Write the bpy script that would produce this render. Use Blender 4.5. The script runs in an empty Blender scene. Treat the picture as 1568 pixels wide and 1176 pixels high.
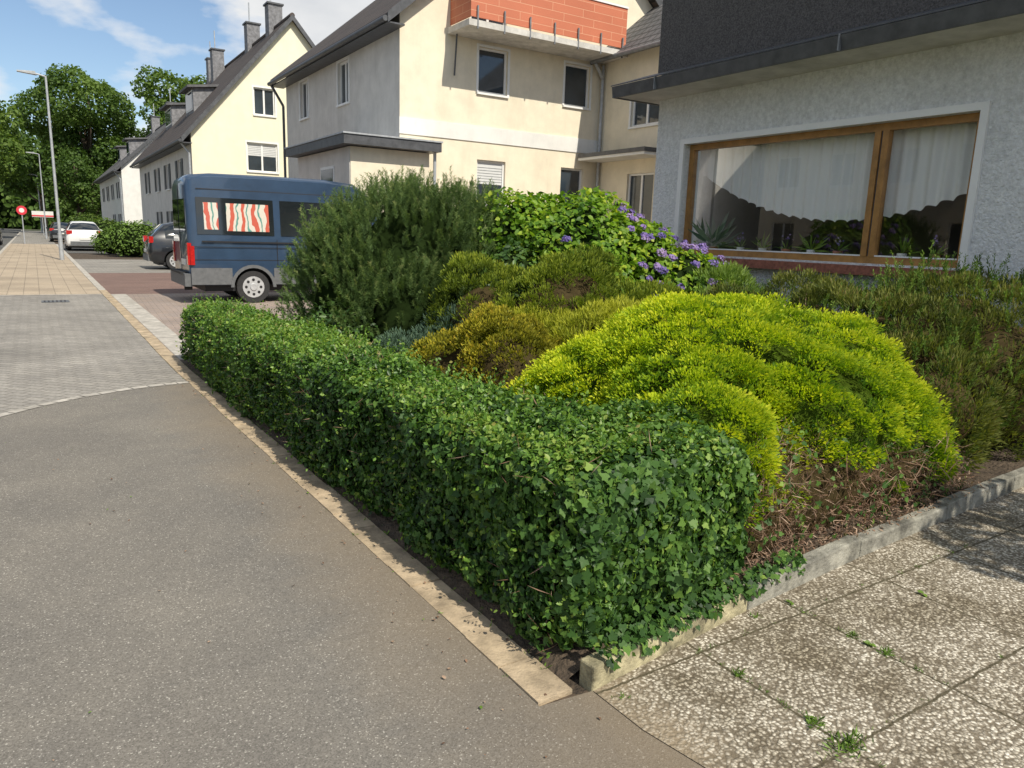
import bpy, math, numpy as np
from mathutils import Vector, Matrix
R=np.random.default_rng(7)
scene=bpy.context.scene
rad=math.radians
# ------------------------------------------------------------ materials
M={}
def nt(name):
    m=bpy.data.materials.new(name); m.use_nodes=True; t=m.node_tree
    b=t.nodes['Principled BSDF']; M[name]=m
    return m,t,b
def N(t,typ,**kw):
    n=t.nodes.new(typ)
    for k,v in kw.items(): setattr(n,k,v)
    return n
def ramp(t,stops,interp='LINEAR'):
    r=N(t,'ShaderNodeValToRGB'); cr=r.color_ramp; cr.interpolation=interp
    while len(cr.elements)<len(stops): cr.elements.new(0.5)
    for e,(p,c) in zip(cr.elements,stops):
        e.position=p; e.color=(c[0],c[1],c[2],1)
    return r
def mk(name,col,rough=.8,var=.12,scale=4,bump=0,bscale=60,metal=0,coat=0,spec=.5,bdist=.01,dirt=0):
    m,t,b=nt(name); L=t.links.new
    tc=N(t,'ShaderNodeTexCoord')
    n=N(t,'ShaderNodeTexNoise'); n.inputs['Scale'].default_value=scale; n.inputs['Detail'].default_value=6
    n.inputs['Roughness'].default_value=.65
    L(tc.outputs['Object'],n.inputs['Vector'])
    c0=[max(0,x*(1-var*1.5)) for x in col]; c1=[min(1,x*(1+var)) for x in col]
    r=ramp(t,[(.3,c0),(.65,c1)]); L(n.outputs['Fac'],r.inputs[0])
    out=r.outputs[0]
    if dirt:
        n3=N(t,'ShaderNodeTexNoise'); n3.inputs['Scale'].default_value=.7; n3.inputs['Detail'].default_value=8; n3.inputs['Roughness'].default_value=.7
        mp=N(t,'ShaderNodeMapping'); mp.inputs['Scale'].default_value=(3,3,.5)
        L(tc.outputs['Object'],mp.inputs[0]); L(mp.outputs[0],n3.inputs['Vector'])
        rr=ramp(t,[(.45,(1,1,1)),(.8,(1-dirt,1-dirt,1-dirt*1.1))]); L(n3.outputs['Fac'],rr.inputs[0])
        mx=N(t,'ShaderNodeMix',data_type='RGBA',blend_type='MULTIPLY'); mx.inputs[0].default_value=1
        L(out,mx.inputs[6]); L(rr.outputs[0],mx.inputs[7]); out=mx.outputs[2]
    L(out,b.inputs['Base Color'])
    b.inputs['Roughness'].default_value=rough; b.inputs['Metallic'].default_value=metal
    b.inputs['Coat Weight'].default_value=coat; b.inputs['Specular IOR Level'].default_value=spec
    if bump:
        n2=N(t,'ShaderNodeTexNoise'); n2.inputs['Scale'].default_value=bscale; n2.inputs['Detail'].default_value=5
        L(tc.outputs['Object'],n2.inputs['Vector'])
        bp=N(t,'ShaderNodeBump'); bp.inputs['Strength'].default_value=bump; bp.inputs['Distance'].default_value=bdist
        L(n2.outputs['Fac'],bp.inputs['Height']); L(bp.outputs[0],b.inputs['Normal'])
    return m
def leafmat(name,stops,rough=.45,trans=.3,spec=.4):
    m,t,b=nt(name); L=t.links.new
    a=N(t,'ShaderNodeAttribute'); a.attribute_name='tint'
    r=ramp(t,stops); L(a.outputs['Fac'],r.inputs[0])
    L(r.outputs[0],b.inputs['Base Color']); b.inputs['Roughness'].default_value=rough
    b.inputs['Specular IOR Level'].default_value=spec
    tr=N(t,'ShaderNodeBsdfTranslucent')
    g=N(t,'ShaderNodeMix',data_type='RGBA',blend_type='MULTIPLY'); g.inputs[0].default_value=1
    L(r.outputs[0],g.inputs[6]); g.inputs[7].default_value=(1.4,1.45,.6,1)
    L(g.outputs[2],tr.inputs[0])
    mx=N(t,'ShaderNodeMixShader'); mx.inputs[0].default_value=trans
    L(b.outputs[0],mx.inputs[1]); L(tr.outputs[0],mx.inputs[2])
    L(mx.outputs[0],t.nodes['Material Output'].inputs['Surface'])
    return m
def brickmat(name,c1,c2,mortar,w,h,ms=.006,offset=.5,rot=0,shift=(0,0),bump=.4,rough=.85,yz=False,var=.25,nscale=30):
    m,t,b=nt(name); L=t.links.new
    tc=N(t,'ShaderNodeTexCoord'); src=tc.outputs['Object']
    if yz:
        s=N(t,'ShaderNodeSeparateXYZ'); cb=N(t,'ShaderNodeCombineXYZ'); L(src,s.inputs[0])
        L(s.outputs[1],cb.inputs[0]); L(s.outputs[2],cb.inputs[1]); src=cb.outputs[0]
    mp=N(t,'ShaderNodeMapping'); mp.inputs['Rotation'].default_value=(0,0,rot); mp.inputs['Location'].default_value=(shift[0],shift[1],0)
    L(src,mp.inputs[0])
    br=N(t,'ShaderNodeTexBrick'); br.offset=offset; br.inputs['Scale'].default_value=1
    br.inputs['Brick Width'].default_value=w; br.inputs['Row Height'].default_value=h
    br.inputs['Mortar Size'].default_value=ms; br.inputs['Mortar Smooth'].default_value=.3
    br.inputs['Color1'].default_value=(*c1,1); br.inputs['Color2'].default_value=(*c2,1); br.inputs['Mortar'].default_value=(*mortar,1)
    L(mp.outputs[0],br.inputs['Vector'])
    n=N(t,'ShaderNodeTexNoise'); n.inputs['Scale'].default_value=nscale; n.inputs['Detail'].default_value=5; L(tc.outputs['Object'],n.inputs['Vector'])
    n2=N(t,'ShaderNodeTexNoise'); n2.inputs['Scale'].default_value=.8; n2.inputs['Detail'].default_value=6; L(tc.outputs['Object'],n2.inputs['Vector'])
    ad=N(t,'ShaderNodeMath',operation='MULTIPLY'); L(n.outputs['Fac'],ad.inputs[0]); L(n2.outputs['Fac'],ad.inputs[1])
    r=ramp(t,[(.1,(1-var*1.3,)*3),(.4,(1+var,)*3)]); L(ad.outputs[0],r.inputs[0])
    mx=N(t,'ShaderNodeMix',data_type='RGBA',blend_type='MULTIPLY'); mx.inputs[0].default_value=1
    L(br.outputs['Color'],mx.inputs[6]); L(r.outputs[0],mx.inputs[7]); L(mx.outputs[2],b.inputs['Base Color'])
    bp=N(t,'ShaderNodeBump',invert=True); bp.inputs['Strength'].default_value=bump; bp.inputs['Distance'].default_value=.01
    L(br.outputs['Fac'],bp.inputs['Height']); L(bp.outputs[0],b.inputs['Normal'])
    b.inputs['Roughness'].default_value=rough
    return m
def asphalt(name,base,chip,dirt=True):
    m,t,b=nt(name); L=t.links.new
    tc=N(t,'ShaderNodeTexCoord'); o=tc.outputs['Object']
    v=N(t,'ShaderNodeTexVoronoi'); v.inputs['Scale'].default_value=210; L(o,v.inputs['Vector'])
    sp=N(t,'ShaderNodeSeparateColor'); L(v.outputs['Color'],sp.inputs[0])
    r=ramp(t,[(0,[x*.70 for x in base]),(.5,base),(.95,[x*1.2 for x in base]),(.99,chip)]); L(sp.outputs[0],r.inputs[0])
    n=N(t,'ShaderNodeTexNoise'); n.inputs['Scale'].default_value=.9; n.inputs['Detail'].default_value=10; n.inputs['Roughness'].default_value=.68; L(o,n.inputs['Vector'])
    r2=ramp(t,[(.3,(.78,.78,.80)),(.7,(1.15,1.13,1.1))]); L(n.outputs['Fac'],r2.inputs[0])
    mx=N(t,'ShaderNodeMix',data_type='RGBA',blend_type='MULTIPLY'); mx.inputs[0].default_value=1
    L(r.outputs[0],mx.inputs[6]); L(r2.outputs[0],mx.inputs[7]); out=mx.outputs[2]
    if dirt:
        s=N(t,'ShaderNodeSeparateXYZ'); L(o,s.inputs[0])
        a=N(t,'ShaderNodeMath',operation='MULTIPLY_ADD'); L(n.outputs['Fac'],a.inputs[0]); a.inputs[1].default_value=1.1; L(s.outputs[0],a.inputs[2])
        mr=N(t,'ShaderNodeMapRange'); mr.inputs[1].default_value=1.3; mr.inputs[2].default_value=2.05; L(a.outputs[0],mr.inputs[0])
        mr.inputs[4].default_value=.6
        m2=N(t,'ShaderNodeMix',data_type='RGBA'); L(mr.outputs[0],m2.inputs[0]); L(out,m2.inputs[6]); m2.inputs[7].default_value=(.22,.168,.108,1); out=m2.outputs[2]
    L(out,b.inputs['Base Color']); b.inputs['Roughness'].default_value=.9; b.inputs['Specular IOR Level'].default_value=.2
    bp=N(t,'ShaderNodeBump'); bp.inputs['Strength'].default_value=.5; bp.inputs['Distance'].default_value=.002
    L(v.outputs['Distance'],bp.inputs['Height']); L(bp.outputs[0],b.inputs['Normal'])
    return m
asphalt('asphalt',(.196,.183,.160),(.44,.42,.37))
asphalt('asphalt_road',(.12,.12,.115),(.25,.25,.24),False)
asphalt('asphalt_red',(.20,.135,.115),(.3,.25,.22),False)
def aggregate(name):
    m,t,b=nt(name); L=t.links.new
    tc=N(t,'ShaderNodeTexCoord'); o=tc.outputs['Object']
    wn=N(t,'ShaderNodeTexNoise'); wn.inputs['Scale'].default_value=30; L(o,wn.inputs['Vector'])
    vm=N(t,'ShaderNodeVectorMath',operation='MULTIPLY_ADD'); L(wn.outputs['Color'],vm.inputs[0]); vm.inputs[1].default_value=(.02,.02,.02); L(o,vm.inputs[2])
    v=N(t,'ShaderNodeTexVoronoi'); v.inputs['Scale'].default_value=76; L(vm.outputs[0],v.inputs['Vector'])
    sp=N(t,'ShaderNodeSeparateColor'); L(v.outputs['Color'],sp.inputs[0])
    r=ramp(t,[(0,(.20,.18,.15)),(.3,(.36,.33,.28)),(.6,(.52,.49,.43)),(.95,(.74,.71,.65))]); L(sp.outputs[0],r.inputs[0])
    e=ramp(t,[(.34,(1,1,1)),(.66,(0,0,0))]); L(v.outputs['Distance'],e.inputs[0])
    n=N(t,'ShaderNodeTexNoise'); n.inputs['Scale'].default_value=2.2; n.inputs['Detail'].default_value=9; n.inputs['Roughness'].default_value=.7; L(o,n.inputs['Vector'])
    cm=N(t,'ShaderNodeMix',data_type='RGBA'); L(e.outputs[0],cm.inputs[0]); cm.inputs[6].default_value=(.17,.145,.11,1); L(r.outputs[0],cm.inputs[7])
    r2=ramp(t,[(.38,(.60,.55,.45)),(.58,(1.08,1.05,.98))]); L(n.outputs['Fac'],r2.inputs[0])
    mx=N(t,'ShaderNodeMix',data_type='RGBA',blend_type='MULTIPLY'); mx.inputs[0].default_value=1
    L(cm.outputs[2],mx.inputs[6]); L(r2.outputs[0],mx.inputs[7])
    s=N(t,'ShaderNodeSeparateXYZ'); L(o,s.inputs[0])
    a=N(t,'ShaderNodeMath',operation='MULTIPLY_ADD'); L(n.outputs['Fac'],a.inputs[0]); a.inputs[1].default_value=-1.0; L(s.outputs[0],a.inputs[2])
    mr=N(t,'ShaderNodeMapRange'); mr.inputs[1].default_value=1.0; mr.inputs[2].default_value=1.28; mr.inputs[3].default_value=.8; mr.inputs[4].default_value=0; L(a.outputs[0],mr.inputs[0])
    m4=N(t,'ShaderNodeMix',data_type='RGBA'); L(mr.outputs[0],m4.inputs[0]); L(mx.outputs[2],m4.inputs[6]); m4.inputs[7].default_value=(.26,.205,.135,1)
    mp=N(t,'ShaderNodeMapping'); mp.inputs['Location'].default_value=(-2.1,-1.15,0); L(o,mp.inputs[0])
    vm2=N(t,'ShaderNodeVectorMath',operation='MULTIPLY_ADD'); L(wn.outputs['Color'],vm2.inputs[0]); vm2.inputs[1].default_value=(.018,.018,0); L(mp.outputs[0],vm2.inputs[2])
    br=N(t,'ShaderNodeTexBrick'); br.offset=0; br.inputs['Scale'].default_value=1; br.inputs['Brick Width'].default_value=.64; br.inputs['Row Height'].default_value=.64
    br.inputs['Mortar Size'].default_value=.008; br.inputs['Mortar Smooth'].default_value=.6; L(vm2.outputs[0],br.inputs['Vector'])
    m3=N(t,'ShaderNodeMix',data_type='RGBA'); L(br.outputs['Fac'],m3.inputs[0]); L(m4.outputs[2],m3.inputs[6]); m3.inputs[7].default_value=(.085,.07,.04,1)
    L(m3.outputs[2],b.inputs['Base Color']); b.inputs['Roughness'].default_value=.75
    bp=N(t,'ShaderNodeBump',invert=True); bp.inputs['Strength'].default_value=.9; bp.inputs['Distance'].default_value=.006
    L(v.outputs['Distance'],bp.inputs['Height']); L(bp.outputs[0],b.inputs['Normal'])
aggregate('aggregate')
mk('soil',(.085,.062,.042),.95,.4,9,1,40,bdist=.03)
mk('ground',(.10,.11,.06),.95,.3,2)
mk('kerb_sand',(.42,.33,.22),.9,.3,7,.5,90,dirt=.25)
mk('kerb_stone',(.27,.26,.22),.9,.45,8,.8,60,dirt=.5)
mk('kerb_moss',(.36,.32,.20),.9,.5,9,.8,60,dirt=.4)
brickmat('pavers_grey',(.31,.29,.255),(.245,.23,.205),(.13,.115,.095),.2,.1,.006,rot=rad(45))
brickmat('pavers_tan',(.42,.34,.245),(.38,.31,.225),(.25,.205,.15),.3,.3,.009,offset=0)
brickmat('pavers_pink',(.36,.28,.225),(.31,.26,.23),(.16,.13,.11),.2,.1,.006,rot=rad(3))
mk('slab_light',(.45,.42,.37),.9,.25,6,.3,50,dirt=.3)
mk('plaster_cream',(.80,.72,.56),.9,.06,2,.25,120,dirt=.13)
mk('plaster_yellow',(.84,.79,.60),.9,.04,2,.2,100,dirt=.07)
mk('plaster_white',(.76,.75,.71),.9,.05,2,.2,100,dirt=.10)
mk('plaster_grey_and_shaded',(.62,.60,.56),.9,.07,2,.3,100,dirt=.18)  # plain grey; on houses with lighter gables it paints in street-side shade
mk('plaster_rough',(.78,.79,.79),.95,.13,25,1,45,bdist=.03,dirt=.2)
mk('pebbledash_dark',(.11,.103,.098),.95,.45,60,1,90,bdist=.02)
mk('soffit',(.62,.60,.55),.9,.1,3,.2,60,dirt=.35)
mk('metal_dark',(.075,.078,.085),.5,.25,6)
mk('metal_grey',(.20,.21,.22),.5,.2,6,metal=.2)
mk('galv',(.42,.44,.46),.5,.15,8,metal=.3)
mk('white_paint',(.80,.80,.78),.45,.04,3)
mk('chimney',(.20,.20,.21),.9,.3,6,.4,30)
mk('wood_frame',(.36,.18,.05),.45,.2,9)
mk('brick_red',(.30,.11,.07),.85,.3,20,.5,60)
mk('room',(.13,.115,.10),.9,.1,1)
mk('dark',(.012,.012,.014),.6,.1,3)
mk('rubber',(.025,.025,.026),.8,.2,20)
mk('plastic_grey',(.12,.125,.13),.6,.15,10)
mk('hub',(.55,.56,.57),.4,.15,10,metal=.4)
mk('van_blue',(.024,.050,.095),.32,.15,2,coat=.6)
mk('car_black',(.012,.014,.018),.3,.1,2,coat=.8)
mk('car_white',(.75,.75,.74),.3,.03,2,coat=.8)
mk('red_lamp',(.45,.015,.012),.25,.2,20,coat=.8)
mk('plate',(.7,.7,.66),.5,.05,5)
mk('autoglass',(.014,.018,.020),.06,.1,3,coat=1)
mk('winglass',(.030,.042,.055),.05,.3,1,spec=.8)
mk('blind',(.66,.67,.66),.7,.05,3)
mk('bark',(.09,.07,.05),.95,.4,12,.8,25,bdist=.03)
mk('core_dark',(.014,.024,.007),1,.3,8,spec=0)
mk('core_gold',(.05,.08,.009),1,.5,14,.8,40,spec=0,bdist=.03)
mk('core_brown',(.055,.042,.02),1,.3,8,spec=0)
mk('terracotta_pot',(.4,.16,.08),.8,.2,10)
mk('tray_blue',(.05,.16,.20),.5,.2,10)
mk('sign_red',(.6,.03,.05),.5,.05,5)
mk('bitumen',(.12,.12,.125),.9,.2,5)
mk('balcony_slab',(.58,.56,.52),.9,.15,4,dirt=.3)
brickmat('balcony_board',(.56,.175,.09),(.50,.15,.075),(.66,.34,.20),1.1,.22,.008,offset=.37,bump=.3,rough=.6,var=.06)
t=M['balcony_board'].node_tree
tc=[n for n in t.nodes if n.type=='TEX_COORD'][0]; mp=[n for n in t.nodes if n.type=='MAPPING'][0]
s=N(t,'ShaderNodeSeparateXYZ'); cb=N(t,'ShaderNodeCombineXYZ'); t.links.new(tc.outputs['Object'],s.inputs[0])
ad=N(t,'ShaderNodeMath',operation='ADD'); t.links.new(s.outputs[0],ad.inputs[0]); t.links.new(s.outputs[1],ad.inputs[1])
t.links.new(ad.outputs[0],cb.inputs[0]); t.links.new(s.outputs[2],cb.inputs[1]); t.links.new(cb.outputs[0],mp.inputs[0])
brickmat('roof_brown',(.085,.065,.055),(.065,.05,.045),(.02,.018,.016),.3,.25,.03,yz=True,bump=1)
brickmat('roof_grey',(.13,.125,.125),(.10,.10,.105),(.04,.04,.04),.3,.25,.03,yz=True,bump=1)
m,t,b=nt('stripe_curtain'); L=t.links.new
tc=N(t,'ShaderNodeTexCoord'); s=N(t,'ShaderNodeSeparateXYZ'); L(tc.outputs['Object'],s.inputs[0])
nz=N(t,'ShaderNodeTexNoise'); nz.inputs['Scale'].default_value=3; L(tc.outputs['Object'],nz.inputs['Vector'])
ma=N(t,'ShaderNodeMath',operation='MULTIPLY_ADD'); L(nz.outputs['Fac'],ma.inputs[0]); ma.inputs[1].default_value=.25; L(s.outputs[0],ma.inputs[2])
mu=N(t,'ShaderNodeMath',operation='MULTIPLY'); L(ma.outputs[0],mu.inputs[0]); mu.inputs[1].default_value=4.2
fr=N(t,'ShaderNodeMath',operation='FRACT'); L(mu.outputs[0],fr.inputs[0])
r=ramp(t,[(0,(.50,.09,.05)),(.34,(.60,.56,.48)),(.56,(.10,.26,.22)),(.68,(.60,.56,.48))],'CONSTANT'); L(fr.outputs[0],r.inputs[0]); L(r.outputs[0],b.inputs['Base Color'])
b.inputs['Coat Weight'].default_value=.7; b.inputs['Roughness'].default_value=.7
m,t,b=nt('clear_glass'); L=t.links.new
tr=N(t,'ShaderNodeBsdfTransparent'); tr.inputs[0].default_value=(.97,.98,.97,1); gl=N(t,'ShaderNodeBsdfGlossy'); gl.inputs['Roughness'].default_value=0.01
fz=N(t,'ShaderNodeFresnel'); fz.inputs[0].default_value=1.45; mm=N(t,'ShaderNodeMath',operation='MULTIPLY_ADD'); L(fz.outputs[0],mm.inputs[0]); mm.inputs[1].default_value=1.3; mm.inputs[2].default_value=.0; mm.use_clamp=True
mx=N(t,'ShaderNodeMixShader'); L(mm.outputs[0],mx.inputs[0]); L(tr.outputs[0],mx.inputs[1]); L(gl.outputs[0],mx.inputs[2]); L(mx.outputs[0],t.nodes['Material Output'].inputs['Surface'])
m,t,b=nt('net_curtain'); L=t.links.new
b.inputs['Base Color'].default_value=(.92,.92,.91,1); b.inputs['Roughness'].default_value=.9
tr=N(t,'ShaderNodeBsdfTranslucent'); tr.inputs[0].default_value=(.9,.9,.9,1); m1=N(t,'ShaderNodeMixShader'); m1.inputs[0].default_value=.1
L(b.outputs[0],m1.inputs[1]); L(tr.outputs[0],m1.inputs[2]); tp=N(t,'ShaderNodeBsdfTransparent'); m2=N(t,'ShaderNodeMixShader'); m2.inputs[0].default_value=.06
L(m1.outputs[0],m2.inputs[1]); L(tp.outputs[0],m2.inputs[2]); L(m2.outputs[0],t.nodes['Material Output'].inputs['Surface'])
# foliage
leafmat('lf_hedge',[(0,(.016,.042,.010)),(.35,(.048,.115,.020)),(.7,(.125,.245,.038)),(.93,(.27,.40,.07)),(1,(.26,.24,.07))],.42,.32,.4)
leafmat('lf_ivy',[(0,(.018,.045,.015)),(.5,(.055,.125,.028)),(.85,(.13,.24,.045)),(1,(.24,.35,.07))],.5,.28,.25)
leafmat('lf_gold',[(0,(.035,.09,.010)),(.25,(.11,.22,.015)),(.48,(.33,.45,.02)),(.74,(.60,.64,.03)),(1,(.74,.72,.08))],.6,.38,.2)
leafmat('lf_pine',[(0,(.040,.075,.024)),(.5,(.105,.17,.052)),(.85,(.19,.26,.08)),(1,(.30,.32,.13))],.55,.28,.3)
leafmat('lf_hydrangea',[(0,(.04,.10,.014)),(.4,(.11,.23,.022)),(.75,(.25,.39,.035)),(1,(.45,.52,.06))],.5,.4,.3)
leafmat('lf_flower',[(0,(.12,.09,.34)),(.5,(.25,.17,.48)),(1,(.44,.32,.60))],.6,.3)
leafmat('lf_orange',[(0,(.06,.07,.012)),(.4,(.20,.20,.02)),(.7,(.38,.34,.03)),(1,(.56,.37,.05))],.6,.25,.2)
leafmat('lf_yellowgreen',[(0,(.05,.085,.012)),(.5,(.20,.26,.028)),(1,(.46,.47,.055))],.6,.32,.2)
leafmat('lf_olive',[(0,(.045,.065,.018)),(.5,(.12,.145,.032)),(.85,(.23,.24,.055)),(1,(.26,.19,.10))],.6,.28,.2)
leafmat('lf_green',[(0,(.045,.085,.016)),(.5,(.12,.21,.035)),(1,(.25,.35,.07))],.55,.32,.3)
leafmat('lf_blue',[(0,(.04,.075,.05)),(.5,(.11,.18,.12)),(1,(.22,.30,.20))],.6,.2,.2)
leafmat('lf_dark',[(0,(.015,.04,.012)),(.6,(.05,.11,.025)),(1,(.11,.20,.04))],.45,.3)
leafmat('lf_tree',[(0,(.03,.06,.014)),(.5,(.08,.145,.028)),(1,(.18,.26,.05))],.55,.35,.3)
leafmat('lf_dead',[(0,(.11,.065,.045)),(.5,(.27,.165,.11)),(1,(.46,.34,.25))],.8,.15,.2)
leafmat('lf_grass',[(0,(.05,.10,.014)),(1,(.20,.33,.055))],.5,.3)
# ------------------------------------------------------------ mesh helpers
def link(o): scene.collection.objects.link(o); return o
def empty(name,loc=(0,0,0),rz=0):
    e=bpy.data.objects.new(name,None); e.location=loc; e.rotation_euler=(0,0,rz); e.empty_display_size=.2; return link(e)
class B:
    def __init__(s,name,loc=(0,0,0),rz=0,single=False):
        s.parts={}; s.name=name; s.single=single
        s.e=None if single else empty(name,loc,rz)
    def g(s,part,mat):
        k=(part,mat)
        if k not in s.parts: s.parts[k]=([],[])
        return s.parts[k]
    def face(s,part,mat,pts):
        v,f=s.g(part,mat); n=len(v); v.extend([tuple(p) for p in pts]); f.append(tuple(range(n,n+len(pts))))
    def hexa(s,part,mat,p):
        v,f=s.g(part,mat); n=len(v); v.extend([tuple(q) for q in p])
        for q in ((0,3,2,1),(4,5,6,7),(0,1,5,4),(1,2,6,5),(2,3,7,6),(3,0,4,7)): f.append(tuple(n+i for i in q))
    def box(s,part,mat,lo,hi):
        x0,y0,z0=lo; x1,y1,z1=hi
        s.hexa(part,mat,[(x0,y0,z0),(x1,y0,z0),(x1,y1,z0),(x0,y1,z0),(x0,y0,z1),(x1,y0,z1),(x1,y1,z1),(x0,y1,z1)])
    def slab(s,part,mat,p,th):
        s.hexa(part,mat,[(a,b,c-th) for a,b,c in p]+list(p))
    def cyl(s,part,mat,p,q,r0,r1=None,n=12,caps=True):
        r1=r0 if r1 is None else r1
        p=Vector(p); q=Vector(q); d=(q-p).normalized(); a=d.orthogonal().normalized(); b=d.cross(a)
        v,f=s.g(part,mat); k=len(v)
        for c,r in ((p,r0),(q,r1)):
            for i in range(n):
                t=2*math.pi*i/n; v.append(tuple(c+a*math.cos(t)*r+b*math.sin(t)*r))
        for i in range(n):
            j=(i+1)%n; f.append((k+i,k+j,k+n+j,k+n+i))
        if caps: f.append(tuple(k+i for i in reversed(range(n)))); f.append(tuple(k+n+i for i in range(n)))
    def done(s,smooth=()):
        objs=[]
        if s.single:
            me=bpy.data.meshes.new(s.name); V=[];F=[];MI=[]; mats=[]
            for (part,mat),(v,f) in s.parts.items():
                if mat not in mats: mats.append(mat)
                n=len(V); V+=v; F+=[tuple(n+i for i in q) for q in f]; MI+=[mats.index(mat)]*len(f)
            me.from_pydata(V,[],F); [me.materials.append(M[m]) for m in mats]
            me.polygons.foreach_set('material_index',MI); me.update()
            o=link(bpy.data.objects.new(s.name,me)); return o
        for (part,mat),(v,f) in s.parts.items():
            me=bpy.data.meshes.new(part); me.from_pydata(v,[],f); me.materials.append(M[mat]); me.update()
            o=link(bpy.data.objects.new(part,me)); o.parent=s.e; objs.append(o)
            if part in smooth:
                me.polygons.foreach_set('use_smooth',[True]*len(me.polygons)); me.set_sharp_from_angle(angle=rad(40))
        return s.e
def nrm(a): return a/np.maximum(np.linalg.norm(a,axis=1,keepdims=True),1e-9)
_K={}
def noise(P,scale,seed=0):
    if seed not in _K:
        r=np.random.default_rng(seed+100); _K[seed]=(r.normal(size=(9,3)),r.uniform(0,6.28,9))
    k,ph=_K[seed]; q=P*scale
    q=q+.6*np.sin(q[:,[1,2,0]]*1.3+seed)
    return np.sin(q@k.T+ph).sum(1)/4.0
T_LEAF=(np.array([(0,0,0),(-.26,.3,.08),(-.24,.65,.07),(0,1,-.06),(.24,.65,.07),(.26,.3,.08),(0,.5,-.01)]),[(6,0,5),(6,5,4),(6,4,3),(6,3,2),(6,2,1),(6,1,0)])
io=[(0,.05,0),(.28,-.10,.04),(.42,.10,.02),(.40,.26,.03),(.50,.42,-.04),(.28,.56,.04),(0,1,-.10),(-.28,.56,.04),(-.50,.42,-.04),(-.40,.26,.03),(-.42,.10,.02),(-.28,-.10,.04),(0,.35,-.02)]
T_IVY=(np.array(io),[(12,i,(i+1)%12) for i in range(12)])
T_NEEDLE=(np.array([(-.5,0,0),(.5,0,0),(0,1,0)]),[(0,1,2)])
T_DIAM=(np.array([(0,0,0),(.5,.55,.03),(0,1,0),(-.5,.55,.03)]),[(0,1,2),(0,2,3)])
def leafmesh(name,chunks,extra=None):
    Vs=[];Fs=[];Ts=[];MI=[];mats=[];off=0
    for P,Nn,D,S,W,T,tint,mat in chunks:
        tv,tf=T; tf=np.array(tf); n=len(P)
        if n==0: continue
        Z=nrm(Nn); Y=nrm(D-(D*Z).sum(1,keepdims=True)*Z); X=np.cross(Y,Z)
        S=np.broadcast_to(np.asarray(S,float),(n,)); W=np.broadcast_to(np.asarray(W,float),(n,))
        V=P[:,None,:]+(tv[None,:,0,None]*X[:,None,:])*(S*W)[:,None,None]+(tv[None,:,1,None]*Y[:,None,:]+tv[None,:,2,None]*Z[:,None,:])*S[:,None,None]
        k=len(tv); F=tf[None]+(np.arange(n)*k)[:,None,None]+off
        Vs.append(V.reshape(-1,3)); Fs.append(F.reshape(-1,3)); Ts.append(np.repeat(np.clip(tint,0,1),k)); 
        if mat not in mats: mats.append(mat)
        MI.append(np.full(n*len(tf),mats.index(mat))); off+=n*k
    if extra:
        ev,ef,em=extra; ev=np.array(ev,float)
        if em not in mats: mats.append(em)
        ef=np.array(ef)+off; Vs.append(ev); Fs.append(ef); Ts.append(np.zeros(len(ev))); MI.append(np.full(len(ef),mats.index(em)))
    V=np.vstack(Vs);F=np.vstack(Fs);Tt=np.concatenate(Ts);MI=np.concatenate(MI)
    me=bpy.data.meshes.new(name); me.vertices.add(len(V)); me.vertices.foreach_set('co',V.astype(np.float32).ravel())
    me.loops.add(F.size); me.loops.foreach_set('vertex_index',F.astype(np.int32).ravel())
    me.polygons.add(len(F)); me.polygons.foreach_set('loop_start',np.arange(0,F.size,3,dtype=np.int32))
    me.polygons.foreach_set('material_index',MI.astype(np.int32))
    for m in mats: me.materials.append(M[m])
    a=me.attributes.new('tint','FLOAT','POINT'); a.data.foreach_set('value',Tt.astype(np.float32))
    me.update(calc_edges=True); me.validate()
    return link(bpy.data.objects.new(name,me))
import bmesh
bm=bmesh.new(); bmesh.ops.create_icosphere(bm,subdivisions=3,radius=1); bm.verts.ensure_lookup_table()
ICOV=np.array([v.co[:] for v in bm.verts]); ICOF=np.array([[v.index for v in f.verts] for f in bm.faces]); bm.free()
def core(lobes,k=.86,seed=1,amp=.08,nsc=3):
    V=[];F=[];n=0
    for c in lobes:
        c=np.array(c,float); v=ICOV*c[3:]*k+c[:3]; v+=ICOV*(noise(v,nsc,seed)*amp)[:,None]*c[3:].min()
        V.append(v);F.append(ICOF+n);n+=len(v)
    return np.vstack(V),np.vstack(F)
def surf(lobes,n,zmin=.05,rej=.93,seed=3,amp=.06,nsc=2.5):
    lobes=np.array(lobes,float)
    ar=(lobes[:,3]*lobes[:,4]+lobes[:,3]*lobes[:,5]+lobes[:,4]*lobes[:,5]); ar/=ar.sum()
    m=int(n*2.2); ix=R.choice(len(lobes),m,p=ar); d=nrm(R.normal(size=(m,3)))
    P=lobes[ix,:3]+d*lobes[ix,3:]; Nn=nrm(d/lobes[ix,3:])
    keep=P[:,2]>zmin
    for j,l in enumerate(lobes):
        q=(((P-l[:3])/l[3:])**2).sum(1); keep&=~((q<rej**2)&(ix!=j))
    P=P[keep][:n];Nn=Nn[keep][:n]
    P=P+Nn*(noise(P,nsc,seed)*amp)[:,None]
    return P,Nn
def clumped(C,Nc,k,r,up=.5,flat=1.0):
    n=len(C); A=nrm(Nc+np.array([0,0,up]))
    A=np.repeat(A,k,0); Cc=np.repeat(C,k,0); d=nrm(R.normal(size=(n*k,3))); s=(d*A).sum(1); d[s<0]*=-1
    d[:,2]*=flat
    rr=R.uniform(.35,1,n*k)**.6
    rad_=np.broadcast_to(np.asarray(r,float),(n,)); rad_=np.repeat(rad_,k)
    P=Cc+d*(rr*rad_)[:,None]
    return P,nrm(d+A*.6),rr,np.repeat(np.arange(n),k),(d*A).sum(1)
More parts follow.
